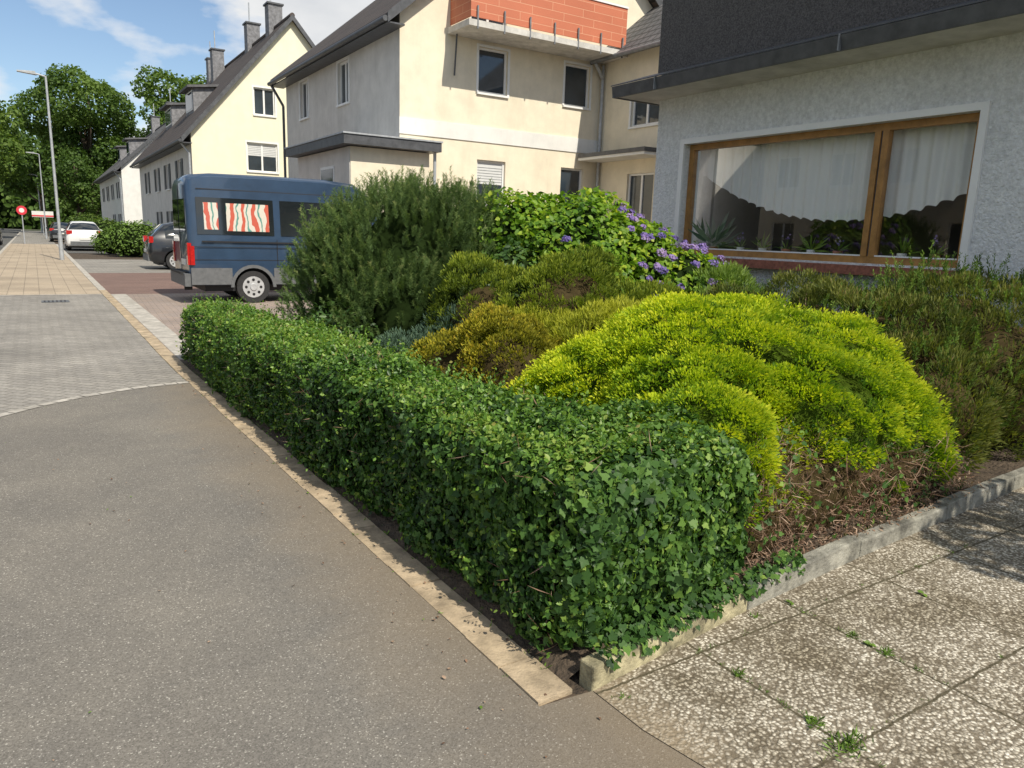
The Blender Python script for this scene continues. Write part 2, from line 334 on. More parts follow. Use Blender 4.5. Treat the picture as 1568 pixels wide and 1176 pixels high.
# ------------------------------------------------------------ GROUND
b=B('ground',single=True); b.face('g','ground',[(-400,-200,-.15),(400,-200,-.15),(400,600,-.15),(-400,600,-.15)]); b.done()
b=B('garden_plots_ground',single=True); b.face('g','soil',[(-1.3,-6,-.012),(60,-6,-.012),(60,130,-.012),(-1.3,130,-.012)]); b.done()
b=B('road',single=True); b.face('g','asphalt_road',[(-8.5,-40,-.146),(-1.5,-40,-.146),(-1.5,260,-.146),(-8.5,260,-.146)])
b.done()
b=B('street_kerb',single=True)
for i in range(0,140): b.box('k','slab_light',(-1.5,-6+i*1.0,-.15),(-1.36,-6+i*1.0+.988,.003))
b.done()
b=B('opposite_pavement',single=True); b.box('k','pavers_tan',(-11.5,-40,-.15),(-8.5,200,0.0)); b.done()
b=B('block_pavement',single=True)
b.face('a','pavers_grey',[(-1.36,-6,-.004),(1.24,-6,-.004),(1.24,19,-.004),(-1.36,19,-.004)])
b.face('b','pavers_tan',[(-1.36,19,-.003),(1.24,19,-.003),(1.24,60,-.003),(-1.36,60,-.003)])
b.face('c','pavers_grey',[(-1.36,60,-.003),(1.24,60,-.003),(1.24,130,-.003),(-1.36,130,-.003)])
b.face('d','slab_light',[(-1.36,19,.001),(1.24,18.9,.001),(1.24,19.02,.001),(-1.36,19.12,.001)])
b.done()
b=B('drain_cover'); b.box('frame','plastic_grey',(.02,17.2,0),(.5,17.62,.006)); 
for k in range(6): b.box('slots','dark',(.06+k*.07,17.25,.006),(.09+k*.07,17.57,.008))
b.done()
arc=[(-1.36,5.5),(-1.1,6.1),(-.75,6.7),(-.36,7.16),(-.05,7.46),(.28,7.7),(.7,7.9),(1.0,7.97),(1.24,8.0)]
b=B('asphalt_path',single=True)
b.face('a','asphalt',[(-1.36,-6,0)]+[(1.62,-6,0),(1.62,1.8,0),(1.345,1.83,0),(1.24,8.0,0)]+[(x,y,0) for x,y in reversed(arc[:-1])]); b.done()
b=B('paving_border_strip',single=True)
for i in range(len(arc)-1):
    (x0,y0),(x1,y1)=arc[i],arc[i+1]; d=Vector((x1-x0,y1-y0)); L_=d.length; d.normalize(); n=Vector((-d.y,d.x)); k=max(1,round(L_/.14))
    for j in range(k):
        a=Vector((x0,y0))+d*(L_*j/k+.006); c=Vector((x0,y0))+d*(L_*(j+1)/k-.006); z=.004
        b.face('s','slab_light',[(a.x,a.y,z),(c.x,c.y,z),(c.x+n.x*.09,c.y+n.y*.09,z),(a.x+n.x*.09,a.y+n.y*.09,z)])
b.done()
def kx(y): return 1.345-.02*(min(y,9)-1.83) if y<9 else 1.2
b=B('edging_kerb',single=True)
y=1.84; i=0
while y<60:
    L_=.25 if y<30 else 1.0; x0,x1=kx(y),kx(y+L_); g=.003
    w=.15; dz=R.uniform(-.003,.003); z=.006+dz; dx=R.uniform(-.004,.004)
    b.hexa('k','kerb_sand' if y<20 else 'slab_light',[(x0+dx,y+g,-.05),(x0+w+dx,y+g,-.05),(x1+w+dx,y+L_-g,-.05),(x1+dx,y+L_-g,-.05),(x0+dx,y+g,z),(x0+w+dx,y+g,z),(x1+w+dx,y+L_-g,z),(x1+dx,y+L_-g,z)])
    y+=L_
b.done()
b=B('driveway',single=True)
b.face('a','pavers_pink',[(1.3,9.45,0),(12,9.45,0),(12,18.9,0),(1.3,18.9,0)])
b.face('b','asphalt_red',[(1.3,18.9,.001),(12,18.9,.001),(12,27,.001),(1.3,27,.001)])
b.face('c','pavers_grey',[(1.3,27,0),(12,27,0),(12,37,0),(1.3,37,0)])
b.face('d','asphalt_road',[(1.3,44,0),(6,44,0),(6,60,0),(1.3,60,0)])
for k in range(20): b.face('e','slab_light',[(1.36,9.5+k*.47,.005),(1.66,9.5+k*.47,.005),(1.66,9.96+k*.47,.005),(1.36,9.96+k*.47,.005)])
b.done()
b=B('exposed_aggregate_paving',single=True)
edge=[(1.52,-3),(1.60,.4),(1.56,.9),(1.62,1.3),(1.57,1.55),(1.56,1.8)]
b.face('a','aggregate',[(x,y,.004) for x,y in edge]+[(2.93,1.97,.004),(5.6,2.13,.004),(7.5,2.2,.004),(7.5,-3,.004)]); b.done()
nx,ny=60,70; xs=np.linspace(1.55,7.5,nx); ys=np.linspace(1.9,9.4,ny); V=[];F=[]
for yy in ys:
    for xx in xs: V.append((xx if xx>1.56 else 1.50-.02*(yy-1.8),yy,0))
V=np.array(V); V[:,2]=.06+.035*noise(V,3,5)+.02*noise(V,11,6)
V[V[:,0]<1.6,2]=.0
V[V[:,1]<2.3,2]=np.minimum(V[V[:,1]<2.3,2],.06)
for j in range(ny-1):
    for i in range(nx-1): F.append((j*nx+i,j*nx+i+1,j*nx+nx+i+1,j*nx+nx+i))
V[:,1]=np.maximum(V[:,1],1.84+(V[:,0]-1.55)*.10-np.maximum(0,V[:,0]-2.93)*.04)
me=bpy.data.meshes.new('garden_bed_soil'); me.from_pydata(V.tolist(),[],F); me.materials.append(M['soil']); link(bpy.data.objects.new('garden_bed_soil',me))
b=B('garden_bed_kerb',single=True)
pts=[(1.555,1.80),(2.93,1.965),(5.6,2.125),(7.5,2.2)]
def along(s):
    for (a,c) in zip(pts,pts[1:]):
        d=Vector(c)-Vector(a)
        if s<=d.length or c==pts[-1]: return Vector(a)+d.normalized()*s,d.normalized()
        s-=d.length
s=0;i=0
while s<5.9:
    L_=.98; p,d=along(s+.004); q,_=along(s+L_-.004); n=Vector((-d.y,d.x))*.075; h=.10+R.uniform(-.008,.008); tl=R.uniform(-.006,.006)
    c=[p,q,q+n,p+n]
    b.hexa('k','kerb_moss' if i<1 else 'kerb_stone',[(v.x,v.y,-.05) for v in c]+[(p.x,p.y,h),(q.x,q.y,h+tl),(q.x+n.x,q.y+n.y,h+tl),(p.x+n.x,p.y+n.y,h)])
    s+=L_; i+=1
o=b.done(); bv=o.modifiers.new('bev','BEVEL'); bv.width=.008; bv.segments=2
# ------------------------------------------------------------ BUILDINGS
def P3(o,d,n,s,z,off=0): return (o[0]+d[0]*s+n[0]*off,o[1]+d[1]*s+n[1]*off,z)
def lbox(b,part,mat,o,d,n,s0,s1,z0,z1,o0,o1):
    b.hexa(part,mat,[P3(o,d,n,s0,z0,o0),P3(o,d,n,s1,z0,o0),P3(o,d,n,s1,z0,o1),P3(o,d,n,s0,z0,o1),P3(o,d,n,s0,z1,o0),P3(o,d,n,s1,z1,o0),P3(o,d,n,s1,z1,o1),P3(o,d,n,s0,z1,o1)])
def wall(b,part,mat,o,d,n,Ln,z0,top,holes=(),extra=(),rev=.14):
    f=top if callable(top) else (lambda s:top)
    br=sorted(set([0,Ln]+[h[0] for h in holes]+[h[1] for h in holes]+list(extra)))
    for a,c in zip(br,br[1:]):
        m=(a+c)/2; hs=sorted([h for h in holes if h[0]<m<h[1]],key=lambda h:h[2]); z=z0
        for h in hs:
            b.face(part,mat,[P3(o,d,n,a,z),P3(o,d,n,c,z),P3(o,d,n,c,h[2]),P3(o,d,n,a,h[2])]); z=h[3]
        b.face(part,mat,[P3(o,d,n,a,z),P3(o,d,n,c,z),P3(o,d,n,c,f(c)),P3(o,d,n,a,f(a))])
    for s0,s1,a,c in [h[:4] for h in holes]:
        for q in (((s0,a),(s1,a)),((s1,a),(s1,c)),((s1,c),(s0,c)),((s0,c),(s0,a))):
            b.face('reveals',mat,[P3(o,d,n,q[0][0],q[0][1]),P3(o,d,n,q[1][0],q[1][1]),P3(o,d,n,q[1][0],q[1][1],-rev),P3(o,d,n,q[0][0],q[0][1],-rev)])
def window(b,o,d,n,h,mull=1,blind=0,rev=.14,fm='white_paint',glass='winglass',sill=True,surround=False):
    s0,s1,z0,z1=h[:4]; fw=.06; a=-rev+.002; c=-rev+.06
    lbox(b,'window_frames',fm,o,d,n,s0,s0+fw,z0,z1,a,c); lbox(b,'window_frames',fm,o,d,n,s1-fw,s1,z0,z1,a,c)
    lbox(b,'window_frames',fm,o,d,n,s0+fw,s1-fw,z0,z0+fw,a,c); lbox(b,'window_frames',fm,o,d,n,s0+fw,s1-fw,z1-fw,z1,a,c)
    for i in range(1,mull):
        m=s0+(s1-s0)*i/mull; lbox(b,'window_frames',fm,o,d,n,m-.04,m+.04,z0+fw,z1-fw,a,c-.003)
    b.face('window_glass',glass,[P3(o,d,n,s0+fw,z0+fw,a+.02),P3(o,d,n,s1-fw,z0+fw,a+.02),P3(o,d,n,s1-fw,z1-fw,a+.02),P3(o,d,n,s0+fw,z1-fw,a+.02)])
    if blind: 
        zb=z1-fw-(z1-z0-2*fw)*blind
        b.face('blinds','blind',[P3(o,d,n,s0+fw,zb,a+.027),P3(o,d,n,s1-fw,zb,a+.027),P3(o,d,n,s1-fw,z1-fw,a+.027),P3(o,d,n,s0+fw,z1-fw,a+.027)])
        k=int((z1-fw-zb)/.08)
        for i in range(k): lbox(b,'blinds','metal_grey',o,d,n,s0+fw,s1-fw,zb+i*.08,zb+i*.08+.012,a+.028,a+.034)
    if sill: lbox(b,'window_sills','white_paint',o,d,n,s0-.05,s1+.05,z0-.06,z0-.002,-.02,.06)
    if surround:
        w=.07
        lbox(b,'window_surround','white_paint',o,d,n,s0-w,s0,z0,z1+w,.001,.025); lbox(b,'window_surround','white_paint',o,d,n,s1,s1+w,z0,z1+w,.001,.025)
        lbox(b,'window_surround','white_paint',o,d,n,s0,s1,z1,z1+w,.001,.025)
S_=((0,1),(-1,0))
G_=((1,0),(0,-1))
b=B('apartment_house')
X0,Y1,Y2=8.8,19.7,30.5; XR=14.3; ze=7.35
rise=.84
gt=lambda s: ze+ (s if s<XR-X0 else 2*(XR-X0)-s)*rise+.25
holes=[(11.28-X0,12.28-X0,5.67,6.92),(14.4-X0,15.4-X0,5.67,6.92),(11.3-X0,12.3-X0,2.5,3.78),(14.4-X0,15.3-X0,2.5,3.78),(9.4-X0+1.6,12.2-X0,7.35,9.4)]
wall(b,'gable_wall','plaster_cream',(X0,Y1),*G_,2*(XR-X0),0,gt,holes,extra=(XR-X0,))
for i,h in enumerate(holes): window(b,(X0,Y1),*G_,h,mull=2 if i>3 else 1,blind=.55 if i==2 else 0,sill=i<4,surround=i<2)
lbox(b,'band','plaster_white',(X0,Y1),*G_,-.02,7.08,4.28,4.72,0.001,.03)
hs=[(3.9,4.9,5.6,6.9),(8.0,9.0,5.6,6.9)]
wall(b,'street_wall','plaster_grey_and_shaded',(X0,Y1),*S_,Y2-Y1,0,ze+.25,hs)  # greyer than the gable: its shade is put into the plaster colour
for h in hs: window(b,(X0,Y1),*S_,h,mull=2,surround=True)
wall(b,'back_wall','plaster_cream',(X0,Y2),(1,0),(0,1),2*(XR-X0),0,gt,(),extra=(XR-X0,))
ov=.5; 
def gable_roof(b,xl,xr,xm,y0,y1,ze,rise,ov,mat,th=.16,og=.35):
    zr=ze+(xm-xl)*rise; zl=ze-ov*rise
    b.slab('roof',mat,[(xl-ov,y0-og,zl+.3),(xm,y0-og,zr+.3),(xm,y1+og,zr+.3),(xl-ov,y1+og,zl+.3)],th)
    b.slab('roof',mat,[(xm,y0-og,zr+.3),(xr+ov,y0-og,zl+.3),(xr+ov,y1+og,zl+.3),(xm,y1+og,zr+.3)],th)
    for yy in (y0-og-.03,y1+og):
        b.hexa('verge_boards','metal_dark',[(xl-ov,yy,zl+.06),(xm,yy,zr+.06),(xm,yy+.03,zr+.06),(xl-ov,yy+.03,zl+.06),(xl-ov,yy,zl+.33),(xm,yy,zr+.33),(xm,yy+.03,zr+.33),(xl-ov,yy+.03,zl+.33)])
        b.hexa('verge_boards','metal_dark',[(xm,yy,zr+.06),(xr+ov,yy,zl+.06),(xr+ov,yy+.03,zl+.06),(xm,yy+.03,zr+.06),(xm,yy,zr+.33),(xr+ov,yy,zl+.33),(xr+ov,yy+.03,zl+.33),(xm,yy+.03,zr+.33)])
    b.cyl('gutter','metal_dark',(xl-ov-.06,y0-og,zl+.16),(xl-ov-.06,y1+og,zl+.16),.075)
    b.cyl('ridge_tiles',mat,(xm,y0-og,zr+.28),(xm,y1+og,zr+.28),.12)
    b.box('eave_soffit','metal_dark',(xl-ov,y0-og+.01,zl+.06),(xl,y1+og-.01,zl+.10))
gable_roof(b,X0,2*XR-X0,XR,Y1,Y2,ze,rise,ov,'roof_brown')
b.cyl('downpipe','metal_dark',(8.24,30.6,7.05),(8.7,30.6,6.3),.05); b.cyl('downpipe','metal_dark',(8.7,30.6,6.3),(8.7,30.6,0),.05)
b.box('annex_wall','plaster_cream',(7.05,18.85,0),(9.3,Y1-.002,3.72)); b.box('annex_wall','plaster_grey_and_shaded',(7.03,18.88,0),(8.798,23.3,3.718))  # grey box paints in the shaded street side of the cream annex
b.box('annex_roof','metal_dark',(6.75,18.5,3.74),(9.5,Y1-.004,3.98)); b.box('annex_roof','metal_dark',(6.75,Y1-.004,3.742),(8.79,23.6,3.978))
b.box('annex_roof_trim','galv',(6.72,18.47,3.98),(9.53,Y1-.006,4.02)); b.box('annex_roof_trim','galv',(6.72,Y1-.006,3.982),(8.788,23.63,4.018))
lbox(b,'annex_window','white_paint',(7.03,18.85),*S_,1.2,2.3,2.2,3.3,0,.02); lbox(b,'annex_glass','winglass',(7.03,18.85),*S_,1.27,2.23,2.27,3.23,.02,.03)
b.cyl('annex_downpipe','galv',(9.42,18.75,3.8),(9.42,18.75,0),.045); b.cyl('annex_downpipe','galv',(9.15,18.6,3.95),(9.42,18.75,3.7),.045)
b.box('balcony_slab','balcony_slab',(10.25,18.45,7.08),(15.85,Y1-.01,7.24))
b.box('balcony_panel','balcony_board',(10.33,18.50,7.32),(15.78,18.54,8.45)); b.box('balcony_panel','balcony_board',(10.33,18.54,7.32),(10.37,Y1-.02,8.45))
b.box('balcony_rail','white_paint',(10.30,18.47,8.45),(15.8,18.57,8.5))
for k in range(7): b.box('balcony_posts','metal_grey',(10.5+k*.85,18.44,7.02),(10.54+k*.85,18.48,7.6))
b.cyl('balcony_downpipe','metal_dark',(10.45,19.5,7.08),(10.45,19.62,6.0),.025)
XW=15.9
wall(b,'wing_wall','plaster_cream',(XW,11.5),(0,1),(-1,0),Y1-11.5,0,7.35,[(16.9-11.5,18.2-11.5,5.0,6.2),(17.0-11.5,18.2-11.5,1.5,3.6)])
window(b,(XW,11.5),(0,1),(-1,0),(5.4,6.7,5.0,6.2),mull=2,surround=True)
window(b,(XW,11.5),(0,1),(-1,0),(5.5,6.7,1.5,3.6),mull=2,sill=False)
b.box('entrance_canopy','plaster_white',(15.0,16.5,4.02),(15.898,19.6,4.10)); b.box('entrance_canopy','metal_dark',(14.97,16.47,4.10),(15.898,19.6,4.22))
b.slab('wing_roof','roof_grey',[(15.4,11,7.15),(21,11,11.6),(21,20.2,11.6),(15.4,20.2,7.15)],.16)
b.cyl('wing_gutter','metal_grey',(15.34,11,7.05),(15.34,19.6,7.05),.07); b.cyl('wing_downpipe','galv',(15.80,19.55,7.0),(15.80,19.55,0),.055)
b.cyl('wing_downpipe','galv',(15.36,19.4,7.0),(15.80,19.55,6.6),.055)
b.slab('skylight','white_paint',[(16.5,15.6,8.10),(17.5,15.6,8.90),(17.5,16.6,8.90),(16.5,16.6,8.10)],.03)
b.slab('skylight_glass','winglass',[(16.6,15.7,8.20),(17.4,15.7,8.84),(17.4,16.5,8.84),(16.6,16.5,8.20)],.02)
b.done(smooth=('gutter','downpipe','wing_downpipe','wing_gutter'))
def rowhouse(name,X0,xm,Y0,Y1,ze,rise,wm,sm,rm,gw,sw,dorm,chim):
    b=B(name); W=2*(xm-X0); f=lambda s: ze+(s if s<W/2 else W-s)*rise+.25
    wall(b,'gable_wall',wm,(X0,Y0),*G_,W,0,f,gw,extra=(W/2,))
    for i,h in enumerate(gw): window(b,(X0,Y0),*G_,h,mull=2,blind=.45 if i%2==0 else 0,surround=True)
    wall(b,'street_wall',sm,(X0,Y0),*S_,Y1-Y0,0,ze+.25,sw)
    for h in sw: 
        window(b,(X0,Y0),*S_,h,mull=2)
        lbox(b,'shutters','metal_dark',(X0,Y0),*S_,h[0]-.5,h[0]-.02,h[2],h[3],.003,.04); lbox(b,'shutters','metal_dark',(X0,Y0),*S_,h[1]+.02,h[1]+.5,h[2],h[3],.003,.04)
    gable_roof(b,X0,X0+W,xm,Y0,Y1,ze,rise,.45,rm,og=.25)
    for (yc,w,xo) in dorm:
        xf=X0+xo; zb=ze+xo*rise+.2; zt=zb+1.35; xb=X0+(zt-ze)/rise
        b.hexa('dormer','chimney',[(xf,yc-w/2,zb-.2),(xb,yc-w/2,zt-.3),(xb,yc+w/2,zt-.3),(xf,yc+w/2,zb-.2),(xf,yc-w/2,zt),(xb,yc-w/2,zt+.15),(xb,yc+w/2,zt+.15),(xf,yc+w/2,zt)])
        b.slab('dormer_roof','bitumen',[(xf-.3,yc-w/2-.2,zt+.08),(xb+.3,yc-w/2-.2,zt+.33),(xb+.3,yc+w/2+.2,zt+.33),(xf-.3,yc+w/2+.2,zt+.08)],.12)
        lbox(b,'dormer_window','white_paint',(xf,yc-w/2),*S_,.2,w-.2,zb+.25,zt-.1,.001,.02); lbox(b,'dormer_glass','winglass',(xf,yc-w/2),*S_,.28,w-.28,zb+.33,zt-.18,.02,.03)
    zr=ze+(xm-X0)*rise+.3
    for (yc,xo,h) in chim:
        z=zr-abs(xo)*rise; b.box('chimneys','chimney',(xm+xo-.35,yc-.35,z-.6),(xm+xo+.35,yc+.35,z+h)); b.box('chimney_caps','metal_dark',(xm+xo-.42,yc-.42,z+h),(xm+xo+.42,yc+.42,z+h+.08))
        b.cyl('antenna','galv',(xm+xo,yc+.5,z),(xm+xo,yc+.5,z+h+1.3),.035)
    b.cyl('downpipe','galv',(X0-.5,Y0+.2,ze-.3),(X0-.08,Y0+.15,ze-.9),.05); b.cyl('downpipe','galv',(X0-.08,Y0+.15,ze-.9),(X0-.08,Y0+.15,0),.05)
    b.done()
rowhouse('gabled_house',6.5,11.3,38,58,5.75,1.16,'plaster_yellow','plaster_grey_and_shaded','roof_brown',  # grey street side: shade put into the wall colour
  [(2.5,3.95,4.25,5.6),(2.9,3.9,6.9,8.15),(2.5,3.95,1.3,2.6),(5.4,6.8,4.25,5.6)],
  [(3,4.2,3.5,4.8),(7,8.2,3.5,4.8),(11,12.2,3.5,4.8),(15.5,16.7,3.5,4.8),(3,4.2,1,2.3),(7,8.2,1,2.3),(11,12.2,1,2.3)],
  [(45.5,2.4,1.3),(53,2.6,1.3)],[(41,.0,1.1),(45.5,-.0,1.1),(52,-.6,1.5),(56.5,0,1.1)])
rowhouse('gabled_house',6.3,10.6,68,91,5.9,.95,'plaster_white','plaster_white','roof_grey',
  [(2.5,3.7,3.6,4.9)],[(3,4.2,3.6,4.9),(8,9.2,3.6,4.9),(13,14.2,3.6,4.9),(18,19.2,3.6,4.9),(3,4.2,1,2.3),(8,9.2,1,2.3)],
  [(74,2.2,1.2),(82,2.2,1.2)],[(70,0,1.2),(80,0,1.2)])
for (ya,yb,wm) in ((12,23,'plaster_cream'),(26,40,'plaster_grey_and_shaded')):
    b=B('opposite_house'); o_=(-13,ya); Ln=yb-ya
    hh=[(s0,s0+1.2,z0,z0+1.35) for s0 in np.arange(1.3,Ln-1.5,2.6) for z0 in (1.2,4.0)]
    hh=[tuple(float(q) for q in h) for h in hh]
    wall(b,'front_wall',wm,o_,(0,1),(1,0),Ln,0,6.4,hh)
    for h in hh: window(b,o_,(0,1),(1,0),h,mull=2)
    b.box('side_walls',wm,(-22,ya,0),(-13.2,ya+.2,6.4)); b.box('side_walls',wm,(-22,yb-.2,0),(-13.2,yb,6.4))
    b.slab('roof','roof_brown',[(-12.4,ya-.4,6.3),(-12.4,yb+.4,6.3),(-17.5,yb+.4,11),(-17.5,ya-.4,11)],.2); b.slab('roof','roof_brown',[(-17.5,ya-.4,11),(-17.5,yb+.4,11),(-22.5,yb+.4,6.3),(-22.5,ya-.4,6.3)],.2)
    b.done()
# --- front house with picture window
b=B('bungalow_house'); o_=(7.5,-4); YE=12.0
h=(7.69,11.44,1.42,2.87)
wall(b,'front_wall','plaster_rough',o_,*S_,YE,0,3.62,[h],rev=.16)
wall(b,'side_wall','plaster_rough',(7.5,8),(1,0),(0,1),9,0,6.9)
wall(b,'side_wall','plaster_rough',(7.5,-4),(1,0),(0,-1),9,0,6.9)
wall(b,'back_wall','plaster_rough',(16.5,-4),(0,1),(1,0),12,0,6.9)
b.box('roof_slab','soffit',(6.90,-4.4,3.50),(7.499,8.22,3.62)); b.box('roof_slab','soffit',(7.499,8.001,3.50),(16.5,8.22,3.62))
b.hexa('fascia','metal_dark',[(6.87,-4.4,3.49),(6.90,-4.4,3.49),(6.90,8.25,3.49),(6.87,8.25,3.49),(6.83,-4.4,3.63),(6.90,-4.4,3.63),(6.90,8.25,3.63),(6.83,8.25,3.63)])
b.hexa('fascia','metal_dark',[(6.86,8.22,3.49),(16.5,8.22,3.49),(16.5,8.26,3.49),(6.86,8.26,3.49),(6.86,8.22,3.63),(16.5,8.22,3.63),(16.5,8.28,3.63),(6.86,8.28,3.63)])
b.slab('flashing','metal_dark',[(6.83,-4.4,3.65),(7.47,-4.4,3.86),(7.47,8.27,3.86),(6.83,8.27,3.65)],.015)
for k in range(5): b.box('fascia_joints','metal_grey',(6.822,-3+k*2.6,3.485),(6.865,-2.985+k*2.6,3.64))
b.box('upper_wall','pebbledash_dark',(7.46,-4,3.85),(7.5,8.03,6.9)); b.box('upper_wall','pebbledash_dark',(7.5,8.001,3.852),(16.5,8.03,6.898))
b.box('upper_roof','bitumen',(7.2,-4.3,6.9),(16.8,8.3,7.1))
w=.07
d,n=S_
lbox(b,'window_surround','white_paint',o_,d,n,h[0]-w,h[0],h[2]-.02,h[3]+w,.001,.035); lbox(b,'window_surround','white_paint',o_,d,n,h[1],h[1]+w,h[2]-.02,h[3]+w,.001,.035)
lbox(b,'window_surround','white_paint',o_,d,n,h[0],h[1],h[3],h[3]+w,.001,.035)
fw=.075; a,c=-.158,-.09
lbox(b,'wood_frame','wood_frame',o_,d,n,h[0],h[0]+fw,h[2],h[3],a,c); lbox(b,'wood_frame','wood_frame',o_,d,n,h[1]-fw,h[1],h[2],h[3],a,c)
lbox(b,'wood_frame','wood_frame',o_,d,n,h[0]+fw,h[1]-fw,h[2],h[2]+fw,a,c); lbox(b,'wood_frame','wood_frame',o_,d,n,h[0]+fw,h[1]-fw,h[3]-fw,h[3],a,c)
mm=4.70+4
lbox(b,'wood_frame','wood_frame',o_,d,n,mm-.08,mm-.012,h[2]+fw,h[3]-fw,a,c+.01); lbox(b,'wood_frame','wood_frame',o_,d,n,mm+.012,mm+.08,h[2]+fw,h[3]-fw,a,c+.01)
lbox(b,'wood_frame','metal_dark',o_,d,n,mm-.012,mm+.012,h[2]+fw,h[3]-fw,a,c-.01)
lbox(b,'glazing_bead','white_paint',o_,d,n,h[0]+fw,mm-.08,h[2]+fw,h[2]+fw+.015,a,c+.005); lbox(b,'glazing_bead','white_paint',o_,d,n,mm+.08,h[1]-fw,h[2]+fw,h[2]+fw+.015,a,c+.005)
for s0,s1 in ((h[0]+fw,mm-.08),(mm+.08,h[1]-fw)):
    b.face('glass','clear_glass',[P3(o_,d,n,s0,h[2]+fw,-.13),P3(o_,d,n,s1,h[2]+fw,-.13),P3(o_,d,n,s1,h[3]-fw,-.13),P3(o_,d,n,s0,h[3]-fw,-.13)])
lbox(b,'brick_sill','brick_red',o_,d,n,h[0]-.15,h[1]+.1,h[2]-.12,h[2]-.022,-.1,.14)
x0,x1,y0,y1,z0,z1=7.662,10.5,2.6,7.9,.6,3.3
b.face('room','room',[(x1,y0,z0),(x1,y1,z0),(x1,y1,z1),(x1,y0,z1)]); b.face('room','room',[(x0,y0,z0),(x1,y0,z0),(x1,y0,z1),(x0,y0,z1)])
b.face('room','room',[(x0,y1,z0),(x1,y1,z0),(x1,y1,z1),(x0,y1,z1)]); b.face('room','room',[(x0,y0,z0),(x1,y0,z0),(x1,y1,z0),(x0,y1,z0)]); b.face('room','room',[(x0,y0,z1),(x1,y0,z1),(x1,y1,z1),(x0,y1,z1)])
b.box('inner_sill','plaster_white',(7.67,3.6,1.38),(7.80,7.5,1.42))
ny,nz=360,16; V=[];F=[]
for i in range(ny+1):
    yy=7.42-3.75*i/ny; q=(yy-5.25)/1.9; zb=1.86+.50*q*q+.03*abs(math.sin(yy*math.pi/.16))
    for j in range(nz+1):
        z=2.95+(zb-2.95)*j/nz; V.append((7.80+.022*math.sin(yy*44+.9*math.sin(yy*5))+.010*math.sin(yy*17+j*.2),yy,z))
for i in range(ny):
    for j in range(nz): k=i*(nz+1)+j; F.append((k,k+1,k+nz+2,k+nz+1))
v,f=b.g('net_curtain','net_curtain'); v.extend(V); f.extend(F)
POTS=((7.0,.06),(6.55,.05),(6.2,.05),(5.85,.055),(5.5,.05),(5.15,.055),(4.4,.05),(4.05,.055))
for yy,r_ in POTS: b.cyl('flower_pots','plaster_white' if r_<.055 else 'terracotta_pot',(7.73,yy,1.42),(7.73,yy,1.54),r_*.8,r_,14)
b.done(smooth=('net_curtain',))
ch=[]
for (yy,_),nl,ln in zip(POTS,(34,14,18,14,20,12,16,14),(.5,.16,.22,.16,.26,.15,.22,.16)):
    D=nrm(R.normal(size=(nl,3))*np.array([.3,1,.5])+np.array([0,0,.9])); ch.append((np.tile([7.73,yy,1.53],(nl,1)),R.normal(size=(nl,3)),D,ln*R.uniform(.7,1.1,nl),.12,T_DIAM,R.uniform(.3,1,nl),'lf_blue' if ln>.3 else 'lf_green'))
    if ln<.2:
        n_=14; ch.append((np.array([7.73,yy,1.53+ln*.8])+R.normal(size=(n_,3))*.03,R.normal(size=(n_,3)),R.normal(size=(n_,3)),.025,1.2,T_DIAM,R.uniform(0,1,n_),'lf_flower'))
leafmesh('windowsill_houseplants',ch)
b=B('window_box_tray'); b.cyl('pot','terracotta_pot',(7.27,6.9,1.28),(7.27,6.9,1.42),.05,.07,14); b.box('tray_body','tray_blue',(7.2,6.35,1.31),(7.34,6.72,1.35)); b.box('tray_support','galv',(7.24,6.4,1.29),(7.40,6.45,1.31)); b.done()
